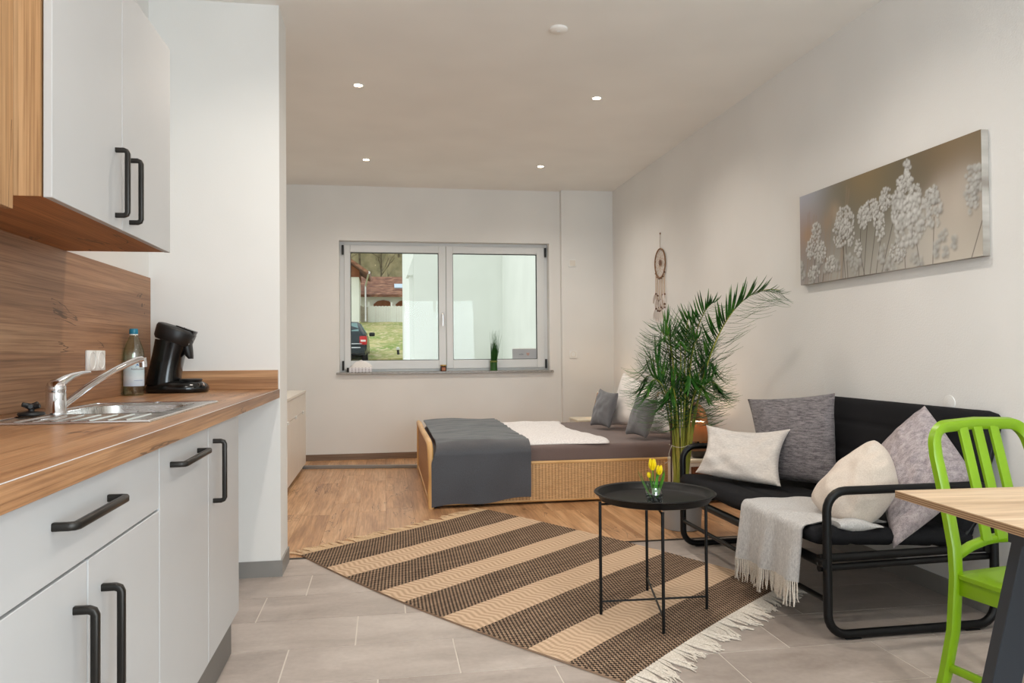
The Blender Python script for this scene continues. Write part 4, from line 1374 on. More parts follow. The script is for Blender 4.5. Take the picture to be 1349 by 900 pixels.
t = thing('striped_rug', 'jute and black striped flat-woven rug lying aslant on the floor', 'rug', (.70, 3.78, 0))
m = MB(); m.slab(rug_p, 60, 90, (0, 0, .0075), uv=True); m.build('woven_mat', M['rug'], t, smooth=60)
for end, nst in ((0.0, 62), (1.0, 62)):
    m = MB()
    for k in range(nst):
        u = (k + .5) / nst
        p = rug_p(u, end); q = rug_p(u, abs(end - .02))
        o_ = (p - q); o_.z = 0; o_.normalize()
        sd = Vector((-o_.y, o_.x, 0))
        L_ = rnd.uniform(.085, .125) * (1.0 if end == 0 else 1.12)
        sk = rnd.uniform(-.5, .5) + (.25 if end == 0 else -.2)
        for j in range(3):
            b0 = p + sd * (.005 * (j - 1))
            b1 = b0 + o_ * L_ * .45 + sd * (sk * L_ * .25 + rnd.uniform(-.004, .004))
            b2 = b0 + o_ * L_ * .8 + sd * (sk * L_ * .6 + rnd.uniform(-.008, .008))
            b3 = b0 + o_ * L_ * rnd.uniform(.95, 1.1) + sd * (sk * L_ * .8 + rnd.uniform(-.014, .014))
            for b_ in (b1, b2, b3): b_.z = .0045
            b0.z = .006
            m.tube([b0, b1, b2, b3], [.0045, .0042, .0036, .002], 5)
    m.build('fringe', M['fringe_jute'] if end == 0 else M['fringe_white'], t, smooth=60)

# ------------------------------------------------------------------ areca palm in a grey pot
px, py = 1.788, 4.46
t = thing('potted_palm', 'tall areca palm in a grey pot between the bed and sofa', 'palm', (px, py, 0))
M['pot'] = flat('pot_grey', (150, 150, 150), 0.55, var=4)
M['soil'] = flat('potting_soil', (52, 40, 30), 0.95, bump=.8, scale=60)
m = MB(); m.lathe([(.0001, .0), (.108, .0), (.112, .004), (.124, .20), (.124, .232), (.130, .234), (.130, .25), (.118, .25), (.116, .215)], (px, py, 0), 44, cap=False); m.build('pot', M['pot'], t, smooth=40)
m = MB(); m.lathe([(.0001, .222), (.060, .226), (.116, .218)], (px, py, 0), 30, cap=False); m.build('soil', M['soil'], t)
g = G('palm_leaf', (40, 98, 36), 0.42, spec=0.5)
n = g.noise(g.co(), 14, 2)
g.color(g.ramp(n, [(.3, (24, 60, 20)), (.55, (50, 104, 32)), (.75, (92, 138, 50))]))
M['palm'] = g.m
g = G('palm_stem', (150, 150, 60), 0.5)
n = g.noise(g.map((20, 20, 4)), 1.0, 3)
g.color(g.ramp(n, [(.3, (112, 124, 40)), (.55, (158, 158, 62)), (.75, (190, 170, 84))]))
M['palm_stem'] = g.m
M['stake'] = flat('brown_stake', (62, 34, 34), 0.6)
M['string'] = flat('white_string', (206, 196, 180), 0.9)
pr = random.Random(21)
def frond(pts, n_leaf, ll, droop, s0=.40, a0=58, a1=30):
    """pts: control points of stalk and rachis; long drooping leaflets on the upper part"""
    P = [Vector(p) for p in pts]
    def bez(s_):
        a = P[:]
        while len(a) > 1:
            a = [a[i].lerp(a[i + 1], s_) for i in range(len(a) - 1)]
        return a[0]
    m = MB()
    N = 26
    path = [bez(k / N) for k in range(N + 1)]
    m.tube(path, [.0075 * (1 - .85 * k / N) + .0008 for k in range(N + 1)], 7)
    st = m.build('stalk', M['palm_stem'], t, smooth=70)
    m = MB()
    for k in range(n_leaf):
        for sd in (-1, 1):
            f_ = (k + .5 + .25 * sd) / n_leaf
            s_ = s0 + (1 - s0) * min(.995, f_)
            p = bez(s_); tn = (bez(min(1, s_ + .02)) - bez(s_ - .02)).normalized()
            side = SIDE.copy() - tn * SIDE.dot(tn)
            side = side.normalized() if side.length > .2 else tn.orthogonal().normalized()
            nrm = side.cross(tn).normalized()
            if nrm.z < 0: nrm = -nrm
            prof = math.sin(PI * min(1, .25 + f_ * .72)) ** .6
            L_ = ll * max(.35, prof) * pr.uniform(.88, 1.1)
            ang = math.radians(a0 + (a1 - a0) * f_ + pr.uniform(-6, 6))
            d_ = (side * sd * math.sin(ang) + tn * math.cos(ang) + nrm * pr.uniform(-.12, .22)).normalized()
            hor = Vector((d_.x, d_.y, 0)).length
            bend = Vector((0, 0, -droop * L_ * (.25 + .75 * hor) * pr.uniform(.8, 1.25)))
            leaf(m, p, p + d_ * L_, .0060 * pr.uniform(.8, 1.15), bend, fold=.2, n=8)
    m.build('leaflets', M['palm'], st, smooth=70)
base = Vector((px, py, .222))
for k, (az, R_, pk, tz) in enumerate([  # azimuth (degrees, 0 = right), reach, height of the bend, tip height
        (175, .20, .98, 1.02), (200, .24, .90, .86), (160, .22, .92, .90), (215, .16, 1.10, 1.18), (185, .10, 1.12, 1.26), (140, .12, 1.08, 1.20),
        (350, .20, .98, 1.00), (15, .24, .92, .88), (335, .22, .88, .84), (30, .14, 1.06, 1.16), (0, .10, 1.14, 1.26), (320, .12, 1.06, 1.16),
        (270, .16, .92, .92), (250, .10, 1.06, 1.14), (290, .08, 1.14, 1.28), (90, .12, 1.06, 1.20), (230, .20, .86, .80), (300, .18, .86, .80)]):
    a = math.radians(az)
    o_ = Vector((math.cos(a), math.sin(a), 0))
    SIDE = Vector((.70, pr.uniform(-.35, .35), .62 if math.cos(a) < 0 else -.62)).normalized() if abs(math.cos(a)) > .5 else Vector((1, pr.uniform(-.3, .3), 0)).normalized()
    b0 = base + o_ * pr.uniform(.01, .04)
    c_ = Vector((px, py, 0))
    tz = max(tz, pk * .99)
    frond([b0, b0 + o_ * R_ * .1 + Vector((0, 0, .30)), c_ + o_ * R_ * .25 + Vector((0, 0, pk * .82)), c_ + o_ * R_ * .6 + Vector((0, 0, pk * 1.10)), c_ + o_ * R_ + Vector((0, 0, tz))], 30, .27, .50)
# the one long frond arching up to the right, and a second behind it
SIDE = Vector((.42, .30, -.55)).normalized()
frond([base + Vector((.03, 0, 0)), (px + .06, py - .01, .60), (px + .10, py - .06, 1.02), (px + .22, py - .18, 1.50), (px + .42, py - .44, 1.42)], 46, .25, .40, .46, 46, 20)
SIDE = Vector((.60, .30, -.4)).normalized()
frond([base + Vector((.02, .02, 0)), (px + .03, py + .02, .62), (px + .04, py + .01, 1.0), (px + .08, py - .02, 1.30), (px + .18, py - .10, 1.38)], 34, .27, .5, .42)
m = MB()
for k in range(9):
    a = 2 * PI * k / 9 + .3; r_ = .024 + .018 * (k % 2)
    m.tube([(px + r_ * 1.2 * math.cos(a), py + r_ * 1.2 * math.sin(a), .222), (px + r_ * math.cos(a), py + r_ * math.sin(a), .42), (px + r_ * 1.4 * math.cos(a + .2), py + r_ * 1.4 * math.sin(a + .2), .62)], [.0085, .0065, .005], 8)
m.build('canes', M['palm_stem'], t, smooth=70)
m = MB(); m.tube([(1.712, 4.435, .222), (1.718, 4.44, .80), (1.722, 4.45, 1.235)], [.0055, .0050, .0045], 8); m.build('stake', M['stake'], t)
m = MB()
m.tube([(px - .09 + .0 * k, py, .50) if False else (px + .062 * math.cos(2 * PI * k / 16) - .015, py + .062 * math.sin(2 * PI * k / 16) - .01, .505 + .006 * math.sin(k)) for k in range(16)], .002, 5, closed=True)
m.tube([(px - .075, py - .03, .505), (px - .10, py - .05, .46), (px - .095, py - .05, .42), (px - .13, py - .06, .405)], .0018, 5)
m.build('string_tie', M['string'], t)

# ------------------------------------------------------------------ dream catcher on the right wall
dx_, dy_, dz_ = XR - .012, 6.455, 1.857
t = thing('dream_catcher', 'round dream catcher with beaded strings on the right wall', 'dream catcher', (dx_, dy_, 1.43))
M['twine'] = flat('twine_brown', (150, 116, 86), 0.8, var=20)
M['web'] = flat('web_thread', (196, 170, 144), 0.8)
M['bead'] = flat('wood_bead', (110, 74, 50), 0.5)
M['feather'] = flat('feather_white', (236, 228, 222), 0.8)
Rr = .128
def circ(r_, n=40, ph=0): return [(dx_, dy_ + r_ * math.cos(2 * PI * k / n + ph), dz_ + r_ * math.sin(2 * PI * k / n + ph)) for k in range(n)]
m = MB(); m.tube(circ(Rr), .0065, 8, closed=True); m.build('hoop', M['twine'], t)
m = MB()
NW = 14
prev = [(Rr, 2 * PI * k / NW) for k in range(NW)]
for lay in range(5):
    r_ = Rr * (.80 - .155 * lay)
    cur = [(r_, prev[k][1] + PI / NW) for k in range(NW)]
    for k in range(NW):
        for q in (cur[k], cur[k - 1]):
            p_ = prev[k]
            m.tube([(dx_, dy_ + p_[0] * math.cos(p_[1]), dz_ + p_[0] * math.sin(p_[1])), (dx_, dy_ + q[0] * math.cos(q[1]), dz_ + q[0] * math.sin(q[1]))], .0012, 4)
    prev = cur
m.build('web', M['web'], t)
m = MB(); m.lathe([(.0001, -.006), (.024, -.004), (.026, 0), (.024, .004), (.0001, .006)], (dx_, dy_, dz_ + .005), 20, M=Matrix.Rotation(PI / 2, 4, 'Y')); m.build('center_bead', M['bead'], t)
m = MB(); m.tube([(dx_, dy_, dz_ + Rr), (dx_ + .004, dy_, 2.115)], .002, 6); m.build('hanging_cord', M['twine'], t)
m = MB(); m.lathe([(.0001, -.004), (.006, -.004), (.006, .010), (.0001, .011)], (XR - .008, dy_, 2.118), 10); m.build('nail', M['bead'], t)
for k, (oy, zl) in enumerate(((.105, 1.46), (.065, 1.44), (.025, 1.435), (-.02, 1.435), (-.06, 1.45), (-.10, 1.46))):
    zt_ = dz_ - math.sqrt(max(0, Rr ** 2 - oy ** 2))
    m = MB(); m.tube([(dx_, dy_ + oy, zt_), (dx_, dy_ + oy * 1.05, (zt_ + zl) / 2), (dx_ - .002, dy_ + oy * 1.05, zl)], .0042, 6); s_ = m.build('string', M['web'], t)
    m = MB()
    for zb in (zt_ - .008, zt_ - .19 + .02 * math.sin(k * 2), zl + .03 * (k % 2), zl):
        q = bmesh.new(); bmesh.ops.create_icosphere(q, subdivisions=2, radius=.009); m.merge(q, 0, Matrix.Translation((dx_, dy_ + oy * 1.04, zb)))
    m.build('beads', M['bead'], s_)
    m = MB(); leaf(m, (dx_ - .004, dy_ + oy * 1.05, zl - .004), (dx_ - .006, dy_ + oy * 1.3, zl - .10), .016, (-.004, .008, 0), .2); 
    leaf(m, (dx_ - .004, dy_ + oy * 1.05, zt_ - .19), (dx_ - .008, dy_ + oy * 1.35, zt_ - .28), .014, (-.004, .01, 0), .2)
    m.build('feather', M['feather'], s_, smooth=70)

# ------------------------------------------------------------------ canvas print of frosted meadow flowers
t = thing('canvas_print', 'wide canvas photo print of pale dried flowers on the right wall', 'picture', (XR - .016, 3.42, 1.455))
CY0, CY1, CZ0, CZ1 = 2.733, 4.105, 1.455, 1.968
NXc, NYc = 520, 196
uu, vv = np.meshgrid(np.linspace(0, 1, NXc), np.linspace(0, 1, NYc), indexing='ij')   # u: left to right, v: bottom to top
Wc, Hc = 1.372, .513
X = uu * Wc; Yc = vv * Hc
def lc(c): return np.array(lin(c)[:3])
img = np.zeros((NXc, NYc, 3)); wsum = np.zeros((NXc, NYc, 1))
for (u, v, c, r_) in [(.03, .93, (176, 176, 182), .22), (.04, .6, (160, 122, 92), .16), (.10, .35, (128, 118, 108), .18), (.03, .1, (160, 150, 142), .2), (.22, .75, (132, 122, 104), .18), (.35, .6, (94, 92, 80), .22), (.45, .9, (150, 124, 86), .2),
                      (.55, .55, (100, 96, 82), .22), (.62, .85, (112, 100, 78), .2), (.75, .8, (104, 94, 78), .18), (.85, .95, (132, 106, 74), .2), (.97, .9, (126, 108, 84), .16), (.9, .62, (140, 126, 110), .15), (.3, .15, (172, 163, 150), .22), (.5, .15, (178, 168, 154), .2),
                      (.7, .2, (184, 174, 160), .2), (.88, .25, (196, 182, 164), .2), (.98, .4, (168, 154, 138), .15), (.4, .35, (128, 122, 108), .15)]:
    w_ = np.exp(-(((uu - u) * Wc) ** 2 + ((vv - v) * Hc) ** 2) / (2 * (r_ * .62) ** 2))[..., None]
    img += w_ * lc(c); wsum += w_
img /= wsum + 1e-9
rs = np.random.RandomState(4)
def splat(cx_, cy_, r_, col, a, soft=1.0):
    global img
    d2 = ((X - cx_) ** 2 + (Yc - cy_) ** 2) / (r_ * r_)
    w_ = (a * np.clip(np.exp(-d2 ** soft), 0, 1))[..., None]
    img = img * (1 - w_) + lc(col) * w_
def stroke(x0, y0, x1, y1, wd, col, a):
    global img
    dx, dy = x1 - x0, y1 - y0
    L2 = dx * dx + dy * dy
    s_ = np.clip(((X - x0) * dx + (Yc - y0) * dy) / L2, 0, 1)
    d2 = ((X - x0 - s_ * dx) ** 2 + (Yc - y0 - s_ * dy) ** 2) / wd ** 2
    w_ = (a * np.exp(-d2))[..., None]
    img = img * (1 - w_) + lc(col) * w_
# out-of-focus grasses
for (u, v, r_, c, a) in [(.25, .72, .05, (178, 150, 122), .5), (.20, .62, .05, (166, 136, 108), .45), (.28, .62, .04, (176, 158, 138), .5), (.06, .55, .05, (176, 136, 98), .5), (.84, .60, .07, (176, 160, 144), .6), (.93, .62, .08, (180, 164, 148), .6), (.80, .50, .06, (186, 172, 156), .6), (.90, .45, .09, (196, 180, 162), .6), (.15, .45, .05, (150, 138, 126), .5), (.72, .42, .07, (180, 170, 156), .5), (.67, .25, .09, (178, 168, 154), .5), (.97, .55, .05, (170, 160, 150), .7)]:
    splat(u * Wc, v * Hc, r_, c, a)
for k in range(14):
    u = rs.uniform(.02, .3); stroke(u * Wc, 0, (u + rs.uniform(.0, .08)) * Wc, rs.uniform(.3, .48), .006, (150, 126, 104), .35)
# stems
for (u0, u1, v1) in [(.10, .115, .42), (.135, .13, .36), (.30, .315, .52), (.335, .32, .5), (.32, .30, .45), (.40, .42, .52), (.43, .46, .55), (.465, .52, .62), (.53, .60, .45), (.56, .64, .42), (.66, .65, .5), (.735, .70, .42), (.79, .80, .40), (.16, .19, .3), (.95, 1.0, .28), (.44, .40, .34), (.5, .53, .3)]:
    stroke(u0 * Wc, -.02, u1 * Wc, v1 * Hc, .0022, (58, 46, 40), .85)
def flower(u, v, ru, rv, n_, sharp=1.0, tone=0):
    for k in range(n_):
        a, r_ = rs.uniform(0, 2 * PI), math.sqrt(rs.uniform(0, 1))
        cx_, cy_ = u * Wc + ru * r_ * math.cos(a), v * Hc + rv * r_ * math.sin(a)
        rr = rs.uniform(.0050, .0092) / sharp ** .6
        splat(cx_ + rr * .5, cy_ - rr * .6, rr * 1.15, (104, 94, 84), .55 * sharp, 1.5)
        c = int(rs.uniform(-16, 14)) + tone
        splat(cx_, cy_, rr, (204 + c, 198 + c, 188 + c), .85 * min(1, sharp + .1), 1.6)
        if sharp > .7:
            splat(cx_ - rr * .15, cy_ - rr * .1, rr * .38, (150, 140, 126), .6, 1.5)
for k in range(26):
    u_, v_ = rs.uniform(.0, .95), rs.uniform(.0, .24)
    flower(u_, v_, .022, .03, 10, .55, -22)
for f_ in [(.12, .46, .05, .09, 34), (.07, .38, .03, .05, 16), (.15, .32, .045, .06, 22), (.31, .62, .06, .055, 34), (.29, .48, .06, .07, 34), (.35, .50, .035, .08, 24), (.22, .18, .04, .04, 16), (.10, .12, .05, .03, 16),
           (.43, .57, .04, .05, 26), (.48, .62, .055, .05, 34), (.52, .55, .035, .06, 22), (.56, .68, .04, .05, 24), (.53, .42, .03, .06, 16), (.40, .28, .025, .04, 10), (.62, .16, .05, .05, 20)]:
    flower(f_[0], f_[1], f_[2] * 1.15, f_[3] * 1.15, int(f_[4] * 3.0), *f_[5:])
for f_ in [(.675, .90, .022, .035, 10, .9), (.66, .78, .045, .04, 20, .9), (.68, .66, .07, .06, 34, .8), (.66, .52, .08, .06, 40, .7, 4), (.72, .44, .07, .09, 40, .6, 2), (.67, .34, .08, .07, 34, .55, 0), (.79, .58, .04, .04, 16, .9, -6), (.80, .46, .04, .07, 18, .7, -10), (.96, .55, .035, .09, 24, .7, -14), (.99, .62, .02, .05, 10, .7, -14), (.62, .62, .03, .05, 12, .6)]:
    flower(f_[0], f_[1], f_[2] * 1.15, f_[3] * 1.15, int(f_[4] * 3.0), *f_[5:])
img = np.clip(img * np.array([1.02, 1.10, 1.20]), 0, 1)
g = G('canvas_print_colours', (150, 140, 128), 0.75, spec=0.2)
at = g.n('ShaderNodeAttribute', attribute_name='print')
g.color(at.outputs[0])
g.bump(g.noise(g.co(), 900, 1), .08, .001)
M['print'] = g.m
m = MB()
xf = XR - .034
V = m.grid(lambda u, v: Vector((xf, CY1 + (CY0 - CY1) * u, CZ0 + (CZ1 - CZ0) * v)), NXc - 1, NYc - 1)
pic = m.build('printed_canvas', M['print'], t, smooth=0, recalc=False)
ca = pic.data.color_attributes.new('print', 'FLOAT_COLOR', 'POINT')
flatc = np.ones((NXc * NYc, 4)); flatc[:, :3] = img.reshape(-1, 3)
ca.data.foreach_set('color', flatc.ravel())
g = G('canvas_edge_print', (176, 172, 166), 0.75)
n = g.noise(g.map((2, 2, 9)), 1.0, 3)
g.color(g.ramp(n, [(.35, (136, 128, 118)), (.55, (176, 170, 162)), (.7, (204, 198, 190))]))
M['canvas_edge'] = g.m
m = MB(); m.box(xf + .0005, XR - .001, CY0, CY1, CZ0, CZ1); m.build('stretcher_frame', M['canvas_edge'], t, smooth=0)

# ------------------------------------------------------------------ dining table (near right corner)
t = thing('dining_table', 'plywood-topped dining table with dark metal legs, front right', 'table', (1.176, 1.625, 0), rz=-.06, local=True)
g = G('ply_top', (206, 172, 130), 0.4)
n1 = g.noise(g.map((3, 26, 10)), 1.0, 5, .55, .5); n2 = g.noise(g.map((5, 130, 10)), 1.0, 3)
g.color(g.mix(.55, g.ramp(n1, [(.3, (188, 158, 126)), (.5, (212, 184, 152)), (.7, (226, 202, 174))]), g.ramp(n2, [(.3, (206, 198, 190)), (.6, (255, 255, 255))]), 'MULTIPLY'))
M['ply'] = g.m
g = G('ply_edge', (150, 118, 86), 0.6)
zz = g.sep()[2]
ly = g.math('SINE', g.math('MULTIPLY', zz, 2 * PI / .0045))
n = g.noise(g.map((40, 40, 200)), 1.0, 2)
g.color(g.mix(g.math('MULTIPLY', n, .4), g.ramp(g.math('ADD', g.math('MULTIPLY', ly, .5), .5), [(.2, (116, 84, 58)), (.8, (178, 146, 110))]), lin((140, 108, 78))))
M['ply_edge'] = g.m
TZ = .75
m = MB(); m.box(0.0, .95, -.88, 0.0, TZ - .0165, TZ - .0012)
m.build('table_edge', M['ply_edge'], t, smooth=0)
m = MB(); m.box(0.0, .95, -.88, 0.0, TZ - .0012, TZ); m.build('table_top', M['ply'], t, smooth=0)
M['leg_dark'] = flat('black_steel_reflection_tint', (38, 45, 53), 0.34, 0.0, var=4)  # black metal; the cool window reflection is put into its base colour
for (x0, ya, yb) in ((.046, -.325, -.115), (.855, -.325, -.115), (.046, -.60, -.72), (.855, -.60, -.72)):
    m = MB()
    m.sweep_rect([(x0 + .034, ya, TZ - .017), (x0 + .034 - .0, yb, .004)], .028, .066, (1, 0, 0), bev=.06)
    l_ = m.build('leg', M['leg_dark'], t, smooth=0)
    m = MB(); m.box(x0, x0 + .068, yb - .02, yb + .02, 0.0, .004); m.build('leg_foot', M['black_matt'], l_, smooth=0)
for x0 in (.030, .855):
    m = MB(); m.box(x0 + .004, x0 + .064, -.59, -.31, TZ - .045, TZ - .0168); m.build('top_bar', M['leg_dark'], t, smooth=0)

# ------------------------------------------------------------------ lime green metal chair
M['green'] = flat('lime_green_paint', (122, 160, 5), 0.36, 0.0, var=5)
CHX, CHY, CHR = 1.852, 1.838, .15
t = thing('metal_chair', 'lime green metal chair with slatted back at the dining table', 'chair', (CHX, CHY, 0), rz=CHR, local=True)
def yb(z):   # back profile
    k = [(0, .262), (.12, .228), (.26, .198), (.42, .186), (.50, .190), (.62, .214), (.74, .244), (.86, .276)]
    for (z0, y0), (z1, y1) in zip(k, k[1:]):
        if z <= z1:
            s_ = (z - z0) / (z1 - z0); return y0 + (y1 - y0) * s_
    return k[-1][1]
hw = .188; rc = .062; zt_ = .845
path = [(-hw - .004, yb(z), z) for z in (0.0, .06, .12, .19, .26, .34, .42, .50, .58, .66, .72, .76)]
path[0] = (-hw - .010, yb(0), 0.0)
for k in range(1, 8):
    a = PI - k * PI / 2 / 8
    z = zt_ - rc + rc * math.sin(a); path.append((-hw + rc + rc * math.cos(a), yb(z), z))
half = path
full = half + [(-hw + rc, yb(zt_), zt_), (0, yb(zt_) + .012, zt_ + .004), (hw - rc, yb(zt_), zt_)] + [(-x, y, z) for x, y, z in half[::-1]]
m = MB(); m.sweep_rect(full, .034, .026, (0, 1, .25), bev=.3); m.build('back_frame', M['green'], t, smooth=50)
for x in (-.062, 0, .062):
    m = MB(); m.sweep_rect([(x, yb(z) + .006 * (1 - abs(x) / .1), z) for z in (.510, .62, .70, .78, .838)], .034, .012, (0, 1, .25), bev=.25); m.build('slat', M['green'], t, smooth=50)
m = MB(); m.sweep_rect([(-hw, yb(.480), .477), (-.12, yb(.495) + .010, .497), (-.05, yb(.51) + .016, .508), (0, yb(.51) + .018, .510), (.05, yb(.51) + .016, .508), (.12, yb(.495) + .010, .497), (hw, yb(.480), .477)], .024, .024, (0, 1, .3), bev=.3)
m.build('lower_rail', M['green'], t, smooth=50)
def seat(u, v):
    x = -.198 + .396 * u; y = .195 - .40 * v
    x *= 1 + .03 * math.sin(PI * v)
    e = min(1, min(u, 1 - u) * 7, min(v, 1 - v) * 7)
    dish = .018 * max(0, 1 - ((u - .5) / .42) ** 2) * max(0, 1 - ((v - .52) / .44) ** 2)
    return Vector((x, y, .434 - dish - .006 * (1 - e) ** 2))
m = MB(); m.slab(seat, 28, 28, (0, 0, .012)); m.build('seat', M['green'], t, smooth=60)
m = MB()
m.box(-.192, -.172, -.19, .19, .366, .423, bev=.004); m.box(.172, .192, -.19, .19, .366, .423, bev=.004); m.box(-.172, .172, -.195, -.178, .366, .423, bev=.004); m.box(-.172, .172, .178, .195, .366, .423, bev=.004)
m.build('seat_apron', M['green'], t, smooth=40)
for x in (-1, 1):
    m = MB(); m.sweep_rect([(x * .178, -.178, .423), (x * .180, -.182, .25), (x * .186, -.192, 0)], [.034, .031, .026], [.034, .031, .026], (0, 1, 0), bev=.3); m.build('front_leg', M['green'], t, smooth=50)
    m = MB(); m.sweep_rect([(x * .182, -.186, .145), (x * .190, yb(.145), .145)], .016, .022, (0, 0, 1), bev=.3); m.build('side_stretcher', M['green'], t, smooth=50)
m = MB(); m.sweep_rect([(-.18, -.184, .235), (.18, -.184, .235)], .016, .022, (0, 0, 1), bev=.3); m.build('front_stretcher', M['green'], t, smooth=50)

# ------------------------------------------------------------------ things on the window sill
zs = .888
t = thing('dotted_box', 'small polka-dot box holding white paper tissues, left end of sill', 'box', (-.24, 8.0, zs))
g = G('dotted_card', (226, 224, 226), 0.6)
xyz = g.sep()
ux = g.math('SUBTRACT', g.math('MODULO', g.math('ADD', xyz[0], 10.2), .034), .017); uz = g.math('SUBTRACT', g.math('MODULO', g.math('ADD', xyz[2], 10.003), .021), .0105)
dd = g.math('SQRT', g.math('ADD', g.math('MULTIPLY', ux, ux), g.math('MULTIPLY', uz, uz)))
g.color(g.mix(g.math('LESS_THAN', dd, 0.0048), lin((224, 222, 226)), lin((72, 40, 54))))
M['dots'] = g.m
m = MB(); m.box(-.355, -.125, 7.965, 8.035, zs, zs + .046, bev=.004); m.build('body', M['dots'], t)
m = MB()
m.loft([[(-.235 + (.112 - .007 * k * k) * math.cos(a) * (1 + .06 * math.sin(3 * a + k)), 8.0 + (.030 - .004 * k) * math.sin(a), zs + .044 + .020 * k + .004 * math.sin(5 * a + k)) for a in [2 * PI * j / 24 for j in range(24)]] for k in range(5)])
m.build('tissue', M['white_linen'], t, smooth=80)
m = MB(); m.box(-.378, -.357, 7.975, 8.02, zs, zs + .048, bev=.004); tag(m.build('small_bottle', M['handle']), 'tiny grey tube beside the polka-dot box on the sill', 'bottle')
jx, jy = .607, 8.0
t = thing('candle_jar', 'tiny dark amber candle jar with a gold lid on the sill', 'candle jar', (jx, jy, zs))
M['amber'] = flat('amber_dark', (52, 24, 18), 0.2); M['gold'] = flat('gold_lid', (206, 170, 96), 0.35, .6); M['tan_label'] = flat('tan_label', (176, 116, 84), .6)
m = MB(); m.lathe([(.0001, zs + .0005), (.028, zs + .0005), (.032, zs + .004), (.032, zs + .05), (.028, zs + .055)], (jx, jy, 0), 24); m.build('jar', M['amber'], t)
m = MB(); m.lathe([(.029, zs + .055), (.031, zs + .057), (.031, zs + .068), (.0001, zs + .069)], (jx, jy, 0), 24); m.build('lid', M['gold'], t)
m = MB(); m.grid(lambda u, v: Vector((jx + .0325 * math.cos(-PI / 2 + (u - .5) * 1.3), jy + .0325 * math.sin(-PI / 2 + (u - .5) * 1.3), zs + .008 + .034 * v)), 10, 2); m.build('label', M['tan_label'], t, recalc=False)
gx, gy = 1.137, 8.0
t = thing('grass_bundle', 'upright bundle of green ornamental grass on the sill', 'ornamental grass', (gx, gy, zs))
M['grass_dark'] = flat('grass_bundle_green', (44, 96, 34), .5, var=24); M['grass_band'] = flat('olive_band', (104, 116, 50), .6)
m = MB(); m.lathe([(.0001, zs), (.038, zs), (.036, zs + .10), (.0001, zs + .102)], (gx, gy, 0), 20); m.build('pot', M['grass_dark'], t)
m = MB(); m.lathe([(.0375, zs + .088), (.0395, zs + .09), (.0395, zs + .104), (.0375, zs + .106)], (gx, gy, 0), 20, cap=False); m.build('band', M['grass_band'], t)
gr = random.Random(3)
m = MB()
for k in range(120):
    a, r_ = gr.random() * 6.28, .030 * math.sqrt(gr.random())
    bx, by = gx + r_ * math.cos(a), gy + r_ * math.sin(a) * .8
    h = gr.uniform(.20, .30) if k > 26 else gr.uniform(.32, .44)
    sp_ = 1.0 if k > 26 else 2.4
    tipx = gx + (bx - gx) * 1.1 + gr.uniform(-.022, .022) * sp_ + .010; tipy = gy + (by - gy) + gr.uniform(-.012, .012)
    m.tube([(bx, by, zs + .06), ((bx + tipx) / 2 - .002, (by + tipy) / 2, zs + .06 + (h - .06) * .55), (tipx, tipy, zs + h)], [.0030, .0026, .0006] if k > 26 else [.0022, .0016, .0005], 4)
m.build('blades', M['grass_dark'], t, smooth=70)['kind'] = 'stuff'
# grey card against the right pane
t = thing('window_card', 'grey printed card standing against the right window pane', 'card', (1.55, 8.06, 1.005))
M['card'] = flat('card_grey', (178, 182, 187), .6); M['card_o'] = flat('card_orange', (206, 142, 112), .6); M['card_d'] = flat('card_dark_print', (92, 96, 102), .6)
yc = FY + .0085
m = MB(); m.box(1.352, 1.6155, yc - .003, yc, 1.0115, 1.116); m.build('panel', M['card'], t, smooth=0)
m = MB()
for k in range(20):
    x0 = 1.356 + k * .0128; m.box(x0, x0 + .009, yc - .0032, yc, 1.1162, 1.121 + .005 * ((k * 7) % 3) / 2)
m.build('torn_edge', M['white_plastic'], t, smooth=0)
text_mesh('mille', .026, lambda x, y: Vector((1.448 + x, yc - .0034, 1.050 + y)), M['card_d'], 'card_lettering', t)
m = MB(); ec = (1.522, 1.058)
m.tube([(ec[0] + .010 * math.cos(a), yc - .0036, ec[1] + .010 * math.sin(a)) for a in [2 * PI * k / 20 for k in range(20)]], .003, 6, closed=True)
m.tube([(ec[0] - .008, yc - .0036, ec[1] + .006), (ec[0] - .014, yc - .0036, ec[1] + .017)], [.004, .002], 6); m.tube([(ec[0] + .008, yc - .0036, ec[1] + .006), (ec[0] + .014, yc - .0036, ec[1] + .017)], [.004, .002], 6)
m.build('card_emblem', M['card_o'], t)

# ------------------------------------------------------------------ outside the window
M['paving'] = flat('pale_paving', (206, 200, 190), .9)
g = G('lawn_grass', (140, 150, 84), .95)
n1 = g.noise(g.co(), .55, 4, .6); n2 = g.noise(g.map((6, 2.2, 6)), 1.0, 3)
g.color(g.mix(g.ramp(n2, [(.5, B1), (.66, W1)]), g.ramp(n1, [(.35, (122, 146, 62)), (.5, (158, 160, 92)), (.62, (196, 182, 128))]), lin((206, 190, 150))))
M['lawn'] = g.m
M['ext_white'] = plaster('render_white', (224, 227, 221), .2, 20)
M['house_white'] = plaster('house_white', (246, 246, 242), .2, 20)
m = MB(); m.box(-14, 22, 8.256, 26.0, -.3, .80); struct(m.build('ground', M['paving'], smooth=0))
def lawn(u, v):
    x = -16 + 34 * u; s_ = v
    y = 26.0 + 30 * s_
    z = .90 + 1.95 * min(1, s_ * 30 / 17.5) ** 1.15 + .06 * nz(x, y, .5)
    return Vector((x, y, z))
m = MB(); m.slab(lawn, 40, 40, (0, 0, 1.6)); o = struct(m.build('lawn', M['lawn'], smooth=60))
g = G('winter_hillside', (108, 98, 66), 1.0)
n1 = g.noise(g.map((.9, .5, .5)), 1.0, 6, .75); n2 = g.noise(g.map((3.0, 1.0, .5)), 1.0, 4, .75)
